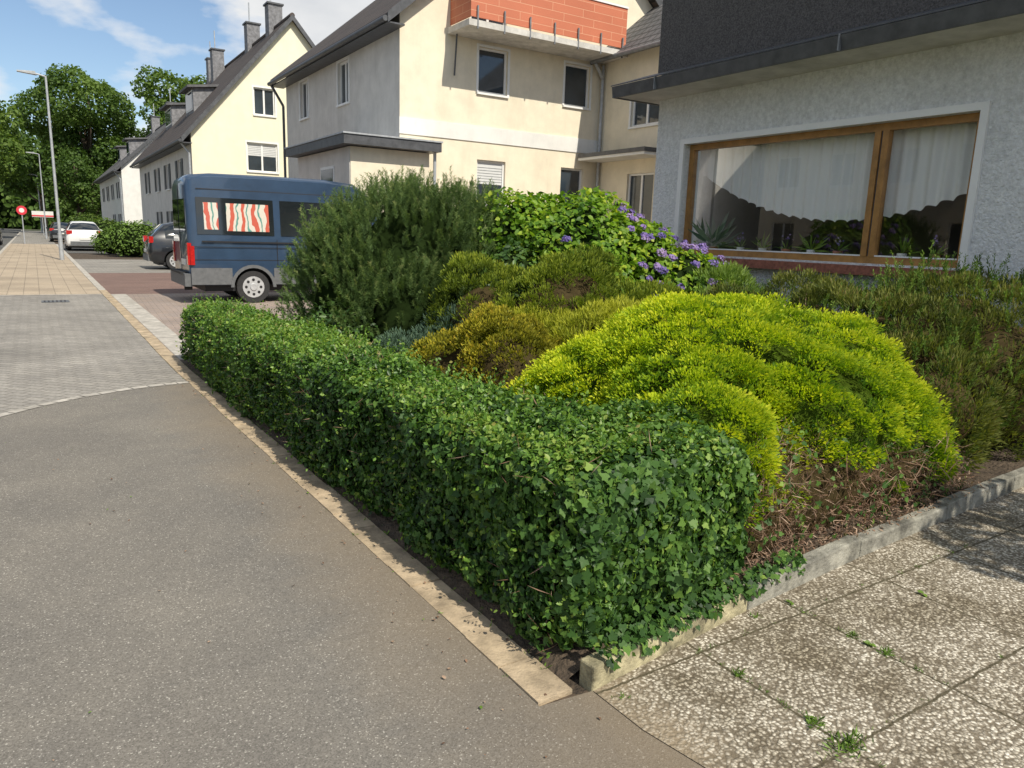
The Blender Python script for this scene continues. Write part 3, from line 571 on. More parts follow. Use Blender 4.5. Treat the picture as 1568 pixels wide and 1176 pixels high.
# ------------------------------------------------------------ VEHICLES
def loft(b,part,paint,secs,glass,wins,wheels,wr_,hwid):
    rings=[]
    for s,zb,zm,zr,wb,wr in secs:
        half=[(0,zb),(wb-.09,zb),(wb-.01,zb+.10),(wb,(zb+zm)/2),(wb-.03,zm),(wr,zr-.10 if zr-zm>.3 else zm+(zr-zm)*.7),(wr-.10,zr-.025 if zr-zm>.3 else zr-.01),(0,zr)]
        ring=[(s,-y,z) for y,z in half]+[(s,y,z) for y,z in reversed(half[1:-1])]
        rings.append(ring)
    n=len(rings[0]); V=[p for r in rings for p in r]; F=[];mi=[]
    for i in range(len(rings)-1):
        for j in range(n):
            k=(j+1)%n; F.append((i*n+j,i*n+k,(i+1)*n+k,(i+1)*n+j))
            side=j in (4,9); top=j in (5,6,7,8)
            mi.append(1 if ((side and i in glass) or (top and i in wins)) else 0)
    F.append(tuple(reversed(range(n)))); mi.append(0); F.append(tuple((len(rings)-1)*n+i for i in range(n))); mi.append(0)
    me=bpy.data.meshes.new(part); me.from_pydata(V,[],F); me.materials.append(M[paint]); me.materials.append(M['autoglass']); me.materials.append(M['dark'])
    me.polygons.foreach_set('material_index',mi); me.polygons.foreach_set('use_smooth',[True]*len(F)); me.set_sharp_from_angle(angle=rad(38))
    bmm=bmesh.new(); bmm.from_mesh(me); bmesh.ops.recalc_face_normals(bmm,faces=bmm.faces); bmm.to_mesh(me); bmm.free()
    o=link(bpy.data.objects.new(part,me)); o.parent=b.e
    cut=B('cut_tmp',single=True)
    for wx in wheels:
        cut.cyl('c','dark',(wx,-hwid-.2,wr_),(wx,-hwid+.26,wr_),wr_+.07,n=32); cut.cyl('c','dark',(wx,hwid-.26,wr_),(wx,hwid+.2,wr_),wr_+.07,n=32)
    co=cut.done(); co.parent=b.e
    mod=o.modifiers.new('bool','BOOLEAN'); mod.object=co; mod.operation='DIFFERENCE'; mod.solver='EXACT'
    dg=bpy.context.evaluated_depsgraph_get(); nm=bpy.data.meshes.new_from_object(o.evaluated_get(dg)); o.modifiers.clear(); o.data=nm
    bpy.data.objects.remove(co)
    for wx in wheels:
        for sgn in (-1,1):
            ya=sgn*(hwid-.04); yb=sgn*(hwid-.25)
            b.cyl('tyres','rubber',(wx,yb,wr_),(wx,ya,wr_),wr_,n=32); b.cyl('rims','hub',(wx,ya-sgn*.01,wr_),(wx,ya+sgn*.008,wr_),wr_*.66,n=28)
            b.cyl('rims','hub',(wx,ya,wr_),(wx,ya+sgn*.03,wr_),wr_*.25,wr_*.2,n=16)
            for q in range(8):
                t=q*math.pi/4; b.cyl('rim_holes','dark',(wx+math.cos(t)*wr_*.45,ya+sgn*.005,wr_+math.sin(t)*wr_*.45),(wx+math.cos(t)*wr_*.45,ya+sgn*.012,wr_+math.sin(t)*wr_*.45),wr_*.09,n=10)
b=B('parked_van',(2.62,17.17,0),0)
sec=[(0,.42,1.36,2.46,.90,.74),(.05,.40,1.36,2.56,.955,.80),(.16,.38,1.36,2.63,.975,.83),(.5,.38,1.36,2.67,.98,.84),(1.6,.38,1.36,2.69,.98,.85),(2.9,.38,1.36,2.69,.98,.85),(3.55,.38,1.36,2.64,.98,.84),(3.9,.38,1.36,2.44,.98,.82),(4.55,.38,1.30,1.48,.97,.80),(5.05,.40,1.08,1.20,.94,.70),(5.25,.45,.80,.90,.85,.6)]
loft(b,'body','van_blue',sec,(),(7,),(1.25,4.35),.34,.98)
def sy(z,off):
    t=(z-1.36)/(2.58-1.36); return -(.95+(.845-.95)*t)-off
def pan(part,mat,s0,s1,z0,z1,off,sgn=1):
    b.hexa(part,mat,[(s0,sgn*sy(z0,0),z0),(s1,sgn*sy(z0,0),z0),(s1,sgn*sy(z0,off),z0),(s0,sgn*sy(z0,off),z0),(s0,sgn*sy(z1,0),z1),(s1,sgn*sy(z1,0),z1),(s1,sgn*sy(z1,off),z1),(s0,sgn*sy(z1,off),z1)])
for sg in (1,-1):
    pan('side_glass','autoglass',.18,1.72,1.42,2.16,.012,sg); pan('side_glass','autoglass',1.86,3.1,1.42,2.16,.012,sg)
    pan('side_glass','autoglass',3.3,3.95,1.42,2.1,.012,sg)
    pan('curtains','stripe_curtain',.32,.60,1.52,2.06,.016,sg); pan('curtains','stripe_curtain',.76,1.62,1.50,2.06,.016,sg)
    pan('roof_rail_trim','dark',.2,3.5,2.32,2.335,.006,sg)
for sg in (-1,1):
    y0=sg*.98
    for (s0,s1) in ((.02,.82),(1.68,3.92)):
        b.box('side_cladding','plastic_grey',(s0,min(y0,y0+sg*.015),.40),(s1,max(y0,y0+sg*.015),.74))
    for z in (.90,1.16): b.box('body_creases','dark',(.1,min(y0,y0+sg*.003),z),(4.4,max(y0,y0+sg*.003),z+.012))
    for s0 in (1.76,3.22): b.box('door_gaps','dark',(s0,min(y0,y0+sg*.003),.75),(s0+.014,max(y0,y0+sg*.003),1.34))
    b.box('door_rail','dark',(.25,min(y0,y0+sg*.012),1.26),(2.9,max(y0,y0+sg*.012),1.29))
    for k in range(14):
        t0=math.pi*k/14; t1=math.pi*(k+1)/14; r0,r1=.405,.47
        for wx in (1.25,4.35):
            q=[(wx+math.cos(t)*r,.34+math.sin(t)*r) for t,r in ((t0,r0),(t1,r0),(t1,r1),(t0,r1))]
            b.hexa('arch_lips','plastic_grey',[(x,sg*.96,z) for x,z in q]+[(x,sg*1.0,z) for x,z in q])
b.box('rear_bumper','plastic_grey',(-.10,-.93,.36),(.05,.93,.62)); b.box('rear_step','rubber',(-.13,-.7,.60),(-.0,.7,.64))
for sg in (-1,1):
    b.box('tail_lights','red_lamp',(-.025,min(sg*.80,sg*.945),.80),(.05,max(sg*.80,sg*.945),1.24)); b.box('tail_lights','red_lamp',(.02,min(sg*.95,sg*.985),.80),(.10,max(sg*.95,sg*.985),1.18))
    b.box('rear_windows','autoglass',(-.012,min(sg*.05,sg*.72),1.45),(.03,max(sg*.05,sg*.72),2.12))
b.box('rear_door_gap','dark',(-.008,-.01,.65),(.02,.01,2.4)); b.box('number_plate','plate',(-.02,-.6,.78),(.02,-.1,.9))
b.cyl('exhaust','dark',(.1,-.5,.3),(-.05,-.5,.3),.04)
b.box('wing_mirrors','plastic_grey',(3.95,-1.2,1.35),(4.1,-1.0,1.65)); b.box('underbody','dark',(.3,-.8,.25),(4.9,.8,.40))
b.done(smooth=('tyres','rims'))
def car(name,loc,rz,paint,hr):
    b=B(name,loc,rz); k=hr/1.55
    sec=[(0,.40,.80,.90,.74,.66),(.06,.30,.92,1.02,.84,.74),(.14,.26,1.0*k,1.10*k,.88,.76),(.55,.24,1.0*k,1.46*k,.90,.62),(.95,.24,1.0*k,1.54*k,.90,.61),(2.0,.24,.98*k,1.55*k,.90,.62),(2.35,.24,.97*k,1.48*k,.90,.63),(3.05,.24,.95*k,1.03*k,.89,.76),(3.8,.26,.80*k,.90*k,.85,.7),(4.12,.34,.62,.70,.72,.6)]
    loft(b,'body',paint,sec,(3,4,5,6),(2,6),(.85,3.35),.32,.90)
    for sg in (-1,1):
        b.box('tail_lights','red_lamp',(.02,min(sg*.58,sg*.86),.86*k),(.16,max(sg*.58,sg*.86),1.06*k))
        b.box('head_lights','plate',(3.92,min(sg*.5,sg*.78),.62*k),(4.04,max(sg*.5,sg*.78),.74*k))
        for s0 in (.95,1.9): b.hexa('pillars','dark',[(s0,sg*.875,.98*k),(s0+.08,sg*.875,.98*k),(s0+.08,sg*.885,.98*k),(s0,sg*.885,.98*k),(s0,sg*.62,1.45*k),(s0+.08,sg*.62,1.45*k),(s0+.08,sg*.635,1.45*k),(s0,sg*.635,1.45*k)])
        b.box('mirrors',paint,(2.55,min(sg*.9,sg*1.05),.98*k),(2.68,max(sg*.9,sg*1.05),1.12*k))
    b.box('bumper','plastic_grey',(-.03,-.70,.30),(.08,.70,.52)); b.box('number_plate','plate',(-.035,-.26,.60),(.03,.26,.71)); b.box('underbody','dark',(.3,-.75,.16),(3.9,.75,.26))
    b.done(smooth=('tyres','rims'))
car('parked_car',(3.35,29.6,0),0,'car_black',1.70)
car('parked_car',(2.35,47.0,0),rad(90),'car_white',1.62)
car('parked_car',(-2.75,44,-.146),rad(90),'car_black',1.5)
car('parked_car',(-2.75,52,-.146),rad(90),'car_white',1.5)
car('parked_car',(-2.75,60,-.146),rad(90),'car_black',1.5)
car('parked_car',(1.9,66,0),rad(90),'car_black',1.5)
# ------------------------------------------------------------ STREET FURNITURE
def lamp(x,y,h=7.2):
    b=B('street_lamp'); b.cyl('pole','galv',(x,y,0),(x,y,1.1),.085,.08,16); b.cyl('pole','galv',(x,y,1.1),(x,y,h),.06,.04,16)
    b.cyl('arm','galv',(x,y,h-.02),(x-.35,y,h+.06),.03); b.hexa('lamp_head','metal_grey',[(x-.95,y-.1,h+.05),(x-.3,y-.13,h+.0),(x-.3,y+.13,h+.0),(x-.95,y+.1,h+.05),(x-.95,y-.08,h+.1),(x-.35,y-.1,h+.13),(x-.35,y+.1,h+.13),(x-.95,y+.08,h+.1)])
    b.face('lamp_glass','blind',[(x-.92,y-.08,h+.045),(x-.4,y-.1,h+.003),(x-.4,y+.1,h+.003),(x-.92,y+.08,h+.045)]); b.done(smooth=('pole',))
lamp(.91,36.1); lamp(.95,78); lamp(.95,115)
b=B('traffic_sign'); b.cyl('post','galv',(-.55,60,0),(-.55,60,2.5),.035); b.cyl('sign_face','sign_red',(-.55,59.95,2.2),(-.55,59.93,2.2),.30,n=24); b.cyl('sign_centre','plate',(-.55,59.93,2.2),(-.55,59.925,2.2),.15,n=24); b.done()
b=B('traffic_sign'); b.cyl('post','galv',(.9,92,0),(.9,92,2.5),.035); b.box('sign_face','plate',(.0,91.9,1.9),(1.9,91.95,2.5)); b.box('sign_stripe','sign_red',(.0,91.89,1.95),(1.9,91.9,2.1)); b.done()
# ------------------------------------------------------------ VEGETATION
def hcx(y): return 1.835-.022*(y-2)
def hh_(y): return .80-.016*(y-2)
def hedge_pts(n,y0,y1,faces=(.42,.40,.18),hw=.33,depth=.09):
    y=R.uniform(y0,y1,n); f=R.choice(3,n,p=faces); u=R.uniform(-1,1,n)
    a=np.where(f==0,-1,np.where(f==2,1,u)); c=np.where(f==1,1,u)
    k=(np.abs(a)**6+np.abs(c)**6)**(1/6); a=a/k; c=c/k
    Nn=np.stack([np.sign(a)*np.abs(a)**5,np.zeros(n),np.sign(c)*np.abs(c)**5],1); Nn=nrm(Nn+1e-6)
    H=hh_(y); P=np.stack([hcx(y)+a*hw,y,H/2+.005+c*H/2],1)
    bump=noise(P,1.8,13)*.025+noise(P,4.5,11)*.035+noise(P,12,12)*.028
    P=P+Nn*(bump-R.uniform(0,1,n)**2*depth)[:,None]
    P[:,2]=np.maximum(P[:,2],.02)
    return P,Nn
EC=np.array([2.12,2.33,.40]); EH=np.array([.62,.47,.40])
def end_pts(n,depth=.08,faces=(.22,.48,.30),grow=0):
    f=R.choice(3,n,p=faces); u=R.uniform(-1,1,(n,3))
    q=u.copy(); q[f==0,0]=-1; q[f==1,1]=-1; q[f==2,2]=1
    k=(np.abs(q)**5).sum(1)**(1/5); q/=k[:,None]
    Nn=nrm(np.sign(q)*np.abs(q)**4+1e-6); P=EC+q*(EH+grow)
    P[:,1]+=(P[:,0]-1.55)*.12; P[:,2]-=np.clip(P[:,0]-2.3,0,1)*.15*(P[:,2]>.3)
    bump=noise(P,3.5,11)*.045+noise(P,12,12)*.03
    P=P+Nn*(bump-R.uniform(0,1,n)**2*depth)[:,None]; P[:,2]=np.maximum(P[:,2],.07)
    return P,Nn
chunks=[]
n=125000; P,Nn=hedge_pts(n,2.1,9.25)
dens=np.clip(1.25-.08*P[:,1],.5,1); keep=R.random(n)<dens+.1; P=P[keep];Nn=Nn[keep]; n=len(P)
size=R.uniform(.016,.037,n)*(1+.05*(P[:,1]-2)*.6)
top=np.clip(Nn[:,2],0,1)
D=R.normal(size=(n,3))*.8+Nn*.5+np.array([0,0,.35]); NN=Nn+R.normal(size=(n,3))*.65+np.array([0,0,.25])
tint=.36+.17*noise(P,2.2,21)+.17*noise(P,9,22)+R.normal(size=n)*.20+.32*top-.10*(P[:,2]<.35)  # upward-facing leaves tinted lighter: sunlit hedge top put into leaf colour
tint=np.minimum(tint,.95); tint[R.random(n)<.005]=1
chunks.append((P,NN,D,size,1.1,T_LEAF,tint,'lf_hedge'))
n=4800; P,Nn=hedge_pts(n,2.1,5.5,(.75,.2,.05),.345,.03); keep=(noise(P,1.8,31)+.9-.5*(P[:,1]-2))>R.uniform(-.4,.6,n); P=P[keep];Nn=Nn[keep]; n=len(P)
chunks.append((P,Nn+R.normal(size=(n,3))*.6,R.normal(size=(n,3))*.7+np.array([0,0,-.7]),R.uniform(.020,.044,n),1,T_IVY,.42+.16*noise(P,6,32)+R.normal(size=n)*.2,'lf_ivy'))
n=5500; P,Nn=hedge_pts(n,2.0,9.2,(.98,.01,.01),.345,.03); keep=P[:,2]<.28+.15*noise(P,1.5,33); P=P[keep];Nn=Nn[keep];n=len(P)
chunks.append((P,Nn+R.normal(size=(n,3))*.5,R.normal(size=(n,3))*.6+np.array([0,0,-.8]),R.uniform(.022,.042,n),1,T_IVY,.33+R.normal(size=n)*.18,'lf_ivy'))
P,Nn=end_pts(17500); n=len(P)
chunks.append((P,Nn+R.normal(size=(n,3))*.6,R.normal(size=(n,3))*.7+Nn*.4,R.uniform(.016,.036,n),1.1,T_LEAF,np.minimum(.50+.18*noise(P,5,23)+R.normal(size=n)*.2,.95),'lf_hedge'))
P,Nn=end_pts(5000,.04,(.15,.65,.2),.01); n=len(P)
keep=noise(P,3,37)>R.uniform(-1.2,.3,n); P=P[keep];Nn=Nn[keep];n=len(P)
chunks.append((P,Nn+R.normal(size=(n,3))*.6,R.normal(size=(n,3))*.7+np.array([0,0,-.7]),R.uniform(.018,.050,n),1,T_IVY,.55+.17*noise(P,6,32)+R.normal(size=n)*.22,'lf_ivy'))
n=650; P=np.stack([R.uniform(1.6,3.0,n),np.zeros(n),R.uniform(.09,.16,n)],1); P[:,1]=1.83+(P[:,0]-1.55)*.12+R.uniform(-.045,.05,n); P[:,2]-=np.clip(1.82+(P[:,0]-1.55)*.12-P[:,1],0,1)*.8
chunks.append((P,np.array([0,-.5,.8])+R.normal(size=(n,3))*.4,R.normal(size=(n,3))*.6+np.array([0,-.6,-.3]),R.uniform(.018,.04,n),1,T_IVY,.5+R.normal(size=n)*.2,'lf_ivy'))
# stray shoots: along the top and out of the sides
for cnt,fc,ln in ((800,(.05,.93,.02),.016),(420,(.9,.08,.02),.012)):
    base,Nb=hedge_pts(cnt,2.0,9.2,fc,.33,.0); dl_=nrm(R.normal(size=(cnt,3))*.45+Nb+np.array([0,0,.35])); lk=R.uniform(.5,1.5,cnt)[:,None]
    for k in range(6):
        chunks.append((base+dl_*ln*k*lk,R.normal(size=(cnt,3))+Nb*.6,R.normal(size=(cnt,3))*.8+dl_,R.uniform(.014,.030,cnt),1.1,T_LEAF,.72+R.normal(size=cnt)*.13,'lf_hedge'))
n=1800; P,Nn=hedge_pts(n,2.0,9.2,(.7,.25,.05),.32,.05); chunks.append((P,R.normal(size=(n,3)),R.normal(size=(n,3))+np.array([0,0,.6]),R.uniform(.05,.12,n),.03,T_DIAM,R.uniform(0,1,n),'lf_dead'))
cv=[];cf=[]
seg=24
for i in range(seg+1):
    y=2.12+(9.15-2.12)*i/seg; x=hcx(y); H=hh_(y); w_=.215
    cv+= [(x-w_,y,.0),(x-w_-.02,y,H-.17),(x-w_+.06,y,H-.12),(x+w_-.06,y,H-.12),(x+w_+.02,y,H-.17),(x+w_,y,.0)]
for i in range(seg):
    for j in range(6):
        k=(j+1)%6; a,b_,c,d_=i*6+j,i*6+k,(i+1)*6+k,(i+1)*6+j; cf+=[(a,b_,c),(a,c,d_)]
for e_ in (0,seg*6): cf+=[(e_,e_+1,e_+2),(e_,e_+2,e_+3),(e_,e_+3,e_+4),(e_,e_+4,e_+5)]
k9=(np.abs(ICOV)**5).sum(1)**(1/5); ev=EC+ICOV/k9[:,None]*(EH-.12); ev[:,1]+=(ev[:,0]-1.55)*.12; ev[:,2]-=np.clip(ev[:,0]-2.3,0,1)*.15
cv=np.vstack([np.array(cv),ev]); cf=np.vstack([np.array(cf),ICOF+(seg+1)*6])
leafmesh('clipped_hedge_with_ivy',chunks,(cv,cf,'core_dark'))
# golden cypress
gl=[(3.65,3.20,.53,.88,.85,.66),(3.2,3.50,.42,.68,.66,.52),(4.15,3.05,.57,.75,.70,.62),(3.15,2.82,.45,.56,.52,.50),(3.8,2.58,.48,.66,.40,.46),(4.35,2.62,.38,.50,.38,.40),(2.90,3.75,.32,.44,.48,.40),(2.85,2.52,.46,.36,.32,.38),(4.75,2.62,.24,.36,.36,.32)]
C,Nc=surf(gl,1250,.20,.93,amp=.10,nsc=3.4)
low=(C[:,2]<.46)&(C[:,1]<2.5)&(C[:,0]>3.0)&(C[:,0]<4.6)&(R.random(len(C))<.85); C=C[~low];Nc=Nc[~low]
cr_=R.uniform(.06,.16,len(C))
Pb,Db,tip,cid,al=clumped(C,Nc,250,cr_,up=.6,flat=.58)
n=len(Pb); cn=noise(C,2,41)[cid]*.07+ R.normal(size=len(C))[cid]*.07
tint=.06+.74*tip*np.clip(al,0,1)**.9+.16*(Nc[cid][:,2])+cn+R.normal(size=n)*.08+.06  # golden tips, plus painted-in shade between clumps and brightened upper faces
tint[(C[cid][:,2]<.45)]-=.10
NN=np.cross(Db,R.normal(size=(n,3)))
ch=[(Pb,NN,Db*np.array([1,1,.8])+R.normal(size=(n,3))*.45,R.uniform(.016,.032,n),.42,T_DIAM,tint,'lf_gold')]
sk=[(3.5,2.44,.25,.78,.33,.42),(4.25,2.52,.22,.60,.34,.36),(2.95,2.36,.20,.38,.26,.36),(4.75,2.5,.12,.4,.3,.22)]
P,Nn=surf(sk,18000,.05,.9); n=len(P); P-=Nn*(R.uniform(-.04,.12,n))[:,None]; P[:,1]=np.maximum(P[:,1],2.02+(P[:,0]-2.9)*.05)
ch.append((P,R.normal(size=(n,3)),Nn*.5+R.normal(size=(n,3))*.9+np.array([0,0,.1]),R.uniform(.02,.08,n),.08,T_DIAM,R.uniform(0,1,n),'lf_dead'))
n=500; P=np.stack([R.uniform(2.8,4.8,n),R.uniform(2.12,2.45,n),R.uniform(.08,.42,n)],1); ch.append((P,R.normal(size=(n,3)),R.normal(size=(n,3))*.7+np.array([0,-.25,.4]),R.uniform(.08,.22,n),.03,T_DIAM,R.uniform(.2,1,n),'lf_dead'))
n=4000; P=np.stack([R.uniform(2.3,5.2,n),2.0+R.uniform(0,.5,n),np.full(n,.085)+R.uniform(0,.03,n)],1); P[:,1]+=(P[:,0]-2.3)*.03
ch.append((P,R.normal(size=(n,3))*.6+np.array([0,0,1]),R.normal(size=(n,3)),R.uniform(.012,.04,n),.25,T_DIAM,R.uniform(0,1,n),'lf_dead'))
P,Nn=surf(sk,1400,.08,.9); n=len(P); P+=Nn*.04; P[:,1]=np.maximum(P[:,1],2.0); ch.append((P,Nn+R.normal(size=(n,3))*.4,R.normal(size=(n,3)),R.uniform(.018,.038,n),1,T_IVY,.55+R.normal(size=n)*.2,'lf_ivy'))
cv1,cf1=core(gl,.86)
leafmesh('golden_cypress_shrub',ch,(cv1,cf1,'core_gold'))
cv2,cf2=core(sk,.80); cv2[:,1]=np.maximum(cv2[:,1],2.08+(cv2[:,0]-2.9)*.05); me=bpy.data.meshes.new('dead_shrub_skirt'); me.from_pydata(cv2.tolist(),[],cf2.tolist()); me.materials.append(M['core_brown']); link(bpy.data.objects.new('dead_shrub_skirt',me))
# mountain pine: branch ends each carrying a candelabra of upright shoots
pl=[(3.15,7.25,1.05,.98,.95,.98),(2.7,7.2,.95,.62,.7,.80),(3.75,7.1,1.10,.76,.7,.92),(3.2,6.7,.75,.78,.5,.66),(3.6,7.2,1.50,.66,.6,.64),(2.75,7.35,1.35,.50,.5,.58),(4.1,7.1,1.4,.45,.45,.55),(3.2,7.2,1.5,.5,.5,.55)]
C,Nc=surf(pl,950,.15,.85,amp=.10,nsc=3.5); n=len(C)
C=C-Nc*(R.uniform(0,.30,n)**1.3)[:,None]
q=5; Cs=np.repeat(C,q,0)+R.normal(size=(n*q,3))*np.array([.06,.06,.035]); Ns=np.repeat(Nc,q,0); n=len(Cs)
ax=nrm(Ns*.55+np.array([0,0,.85])+R.normal(size=(n,3))*.28); sl=R.uniform(.09,.18,n)*np.where(Cs[:,2]>1.75,1.35,1)
k=58; A=np.repeat(ax,k,0); t_=np.tile(np.linspace(0,1,k),n); P=np.repeat(Cs,k,0)+A*(t_*np.repeat(sl,k))[:,None]
rd=R.normal(size=(n*k,3)); rd=nrm(rd-(rd*A).sum(1,keepdims=True)*A); D=nrm(rd*.8+A*.7)
tint=.32+.15*np.repeat(R.normal(size=n),k)+.36*t_**2+R.normal(size=n*k)*.1
ch=[(P,np.cross(D,rd)+.01,D,R.uniform(.026,.042,n*k),.16,T_NEEDLE,tint,'lf_pine')]
n2=320; Cc,N2=surf(pl,n2,.15,.9); sel=Cc[:,2]<.75; Cc=Cc[sel]-N2[sel]*.15; N2=N2[sel]; n2=len(Cc)
ch.append((Cc,R.normal(size=(n2,3)),N2+R.normal(size=(n2,3))*.6,R.uniform(.15,.35,n2),.03,T_DIAM,R.uniform(0,1,n2),'lf_dead'))
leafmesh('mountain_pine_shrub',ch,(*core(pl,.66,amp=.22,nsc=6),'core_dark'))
def leafy(name,lobes,n,size,mat,tb=.45,up=.3,corem='core_dark',w=1.0,k=.84,depth=.15,T=T_LEAF,extra=None,droop=0,jit=.5,amp=.07):
    P,Nn=surf(lobes,n,.08,.92,amp=amp,nsc=4); n=len(P); P=P-Nn*(R.uniform(0,1,n)**2*depth)[:,None]
    ch=[(P,Nn+R.normal(size=(n,3))*jit+np.array([0,0,up]),R.normal(size=(n,3))*.8+Nn*.5+np.array([0,0,-droop]),R.uniform(.55,1.15,n)*size,w,T,tb+.14*noise(P,3,51)+R.normal(size=n)*.19+.12*(Nn[:,2]),mat)]
    if extra: ch+=extra
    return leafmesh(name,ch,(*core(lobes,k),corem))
leafy('laurel_shrub',[(2.45,6.75,.45,.45,.45,.45),(2.45,7.6,.4,.4,.5,.4),(4.15,6.4,.75,.5,.5,.8),(4.3,7.6,.9,.5,.5,.9)],7000,.065,'lf_dark',.6)
hl=[(5.0,6.5,1.05,.9,.85,1.0),(4.55,6.9,1.35,.65,.6,.75),(5.6,6.3,1.05,.7,.7,.75),(6.0,5.9,.9,.6,.5,.65),(4.9,5.9,.85,.6,.5,.6),(6.3,6.2,.8,.5,.5,.6)]
C,Nc=surf(hl,1100,.85,.97); s=((C[:,1]<6.6)&(C[:,0]>5.1)&(Nc[:,2]>-.2)&(R.random(len(C))<.6))|(R.random(len(C))<.02); C=C[s][:95]+Nc[s][:95]*.05; Nc=Nc[s][:95]
Pb,Db,tip,cid,al=clumped(C,Nc,60,R.uniform(.035,.062,len(C)),up=.3,flat=.7)
n=len(Pb); ex=[(Pb,Db,R.normal(size=(n,3)),R.uniform(.016,.026,n),1.3,T_DIAM,.45+.2*R.normal(size=n)+.25*R.normal(size=len(C))[cid],'lf_flower')]
leafy('hydrangea_shrub',hl,19000,.075,'lf_hydrangea',.50,.5,w=1.25,extra=ex,jit=.65,amp=.1)
def tufty(name,lobes,nc,k,r,ln,wd,mat,tb=.4,corem='core_dark',up=.8,seed=60,ck=.86,zmin=.1,add=None,amp=.06):
    C,Nc=surf(lobes,nc,zmin,.93,amp=amp,nsc=4)
    Pb,Db,tip,cid,al=clumped(C,Nc,k,R.uniform(.6,1.2,len(C))*r,up=up,flat=1.0); n=len(Pb)
    tint=tb-.25+.5*tip*np.clip(al,0,1)+.14*noise(C,3,seed)[cid]+R.normal(size=n)*.12
    ch=[(Pb,np.cross(Db,R.normal(size=(n,3))),Db+np.array([0,0,.4])+R.normal(size=(n,3))*.25,R.uniform(.6,1.2,n)*ln,wd,T_DIAM,tint,mat)]
    if add: ch+=add
    return leafmesh(name,ch,(*core(lobes,ck),corem))
tufty('orange_cypress_shrub',[(3.05,4.75,.50,.45,.48,.45),(2.75,5.1,.40,.4,.4,.38),(3.4,4.95,.50,.35,.4,.42)],650,80,.08,.030,.45,'lf_orange',.48,'core_brown',.6,ck=.78,amp=.10)
tufty('bronze_heather_shrub',[(4.0,5.45,.75,.65,.6,.62),(4.4,5.7,.85,.55,.5,.58),(3.55,5.9,.7,.5,.5,.6),(4.7,5.2,.7,.55,.5,.5)],950,75,.09,.042,.28,'lf_yellowgreen',.43,'core_brown',.9,ck=.76,amp=.11)
tufty('yellow_heath_shrub',[(3.8,4.85,.5,.45,.45,.50),(4.25,4.6,.55,.45,.4,.50),(3.6,5.2,.55,.3,.3,.4)],600,75,.08,.06,.16,'lf_yellowgreen',.95,'core_brown',1.2,ck=.76,amp=.10)
tufty('blue_juniper_shrub',[(2.75,5.85,.36,.38,.4,.34),(3.3,5.95,.45,.45,.4,.42),(3.9,6.3,.7,.3,.3,.4)],450,60,.08,.04,.22,'lf_blue',.4,'core_dark',.4)
tufty('green_grass_shrub',[(6.15,5.4,.62,.5,.45,.55),(6.5,5.9,.65,.5,.4,.55),(5.5,5.0,.5,.5,.4,.45)],450,75,.10,.08,.16,'lf_green',.75,'core_dark',.6,amp=.12)
ol=[(5.9,3.6,.52,.8,.75,.66),(6.6,3.2,.62,.7,.8,.74),(5.45,4.35,.5,.65,.55,.58),(6.3,4.5,.55,.7,.7,.62),(5.5,2.85,.40,.6,.5,.46),(6.4,2.7,.55,.7,.45,.62),(5.1,3.5,.4,.4,.5,.48),(5.75,3.1,.62,.5,.5,.45),(6.0,4.0,.6,.5,.5,.55)]
C,Nc=surf(ol,1300,.15,.9,amp=.12,nsc=3); A=nrm(Nc*.5+np.array([0,0,1])+R.normal(size=C.shape)*.25); k=45; A2=np.repeat(A,k,0); t_=np.tile(np.linspace(0,1,k),len(C)); ln=np.repeat(R.uniform(.08,.24,len(C)),k)
P=np.repeat(C,k,0)+A2*(t_*ln)[:,None]; rd=nrm(R.normal(size=P.shape))
tufty('olive_heather_shrub',ol,1500,75,.11,.05,.2,'lf_olive',.52,'core_brown',.9,ck=.76,amp=.13,add=[(P,np.cross(rd,A2),rd*.8+A2,R.uniform(.018,.036,len(P)),.28,T_DIAM,.45+R.normal(size=len(P))*.15+np.repeat(R.normal(size=len(C))*.2,k),'lf_green')])
n=900; P=np.stack([R.uniform(4.75,5.6,n),R.uniform(3.3,4.2,n),R.uniform(.3,1.0,n)],1)
leafmesh('bare_twig_shrub',[(P,R.normal(size=(n,3)),R.normal(size=(n,3))*.5+np.array([0,0,.8]),R.uniform(.08,.25,n),.02,T_DIAM,R.uniform(.1,.8,n),'lf_dead')])
ch=[]
def tuft(x,y,n,r,h,mat='lf_grass'):
    P=np.stack([x+R.normal(size=n)*r,y+R.normal(size=n)*r*.6,np.full(n,.004)],1); ch.append((P,R.normal(size=(n,3)),R.normal(size=(n,3))*.7+np.array([0,0,.5]),R.uniform(.4,1.2,n)*h,.2,T_DIAM,R.uniform(0,1,n),mat))
for x,y,n,r,h in ((2.1,1.60,50,.012,.03),(2.1,1.15,200,.04,.035),(2.1,1.28,80,.015,.03),(2.74,1.55,60,.012,.03),(2.74,1.40,60,.015,.03),(1.62,1.72,30,.015,.02),(2.5,1.86,30,.012,.03)): tuft(x,y,n,r,h)
for i in range(34): tuft(2.1+R.normal()*.006,R.uniform(.9,1.8),7,.005,.018)
for i in range(26): tuft(2.74+R.normal()*.006,R.uniform(1.15,1.9),7,.005,.018)
for i in range(30): tuft(R.uniform(1.9,4.2),1.79+R.normal()*.006-.64*(R.random()<.4),7,.005,.018)
for i in range(60):
    tuft(kx(2+i*.12)+.155+R.normal()*.01,2+i*.12,6,.01,.03)
    if i%4==0: tuft(kx(2+i*.12)-.003,2+i*.12+R.uniform(0,.1),5,.006,.022)
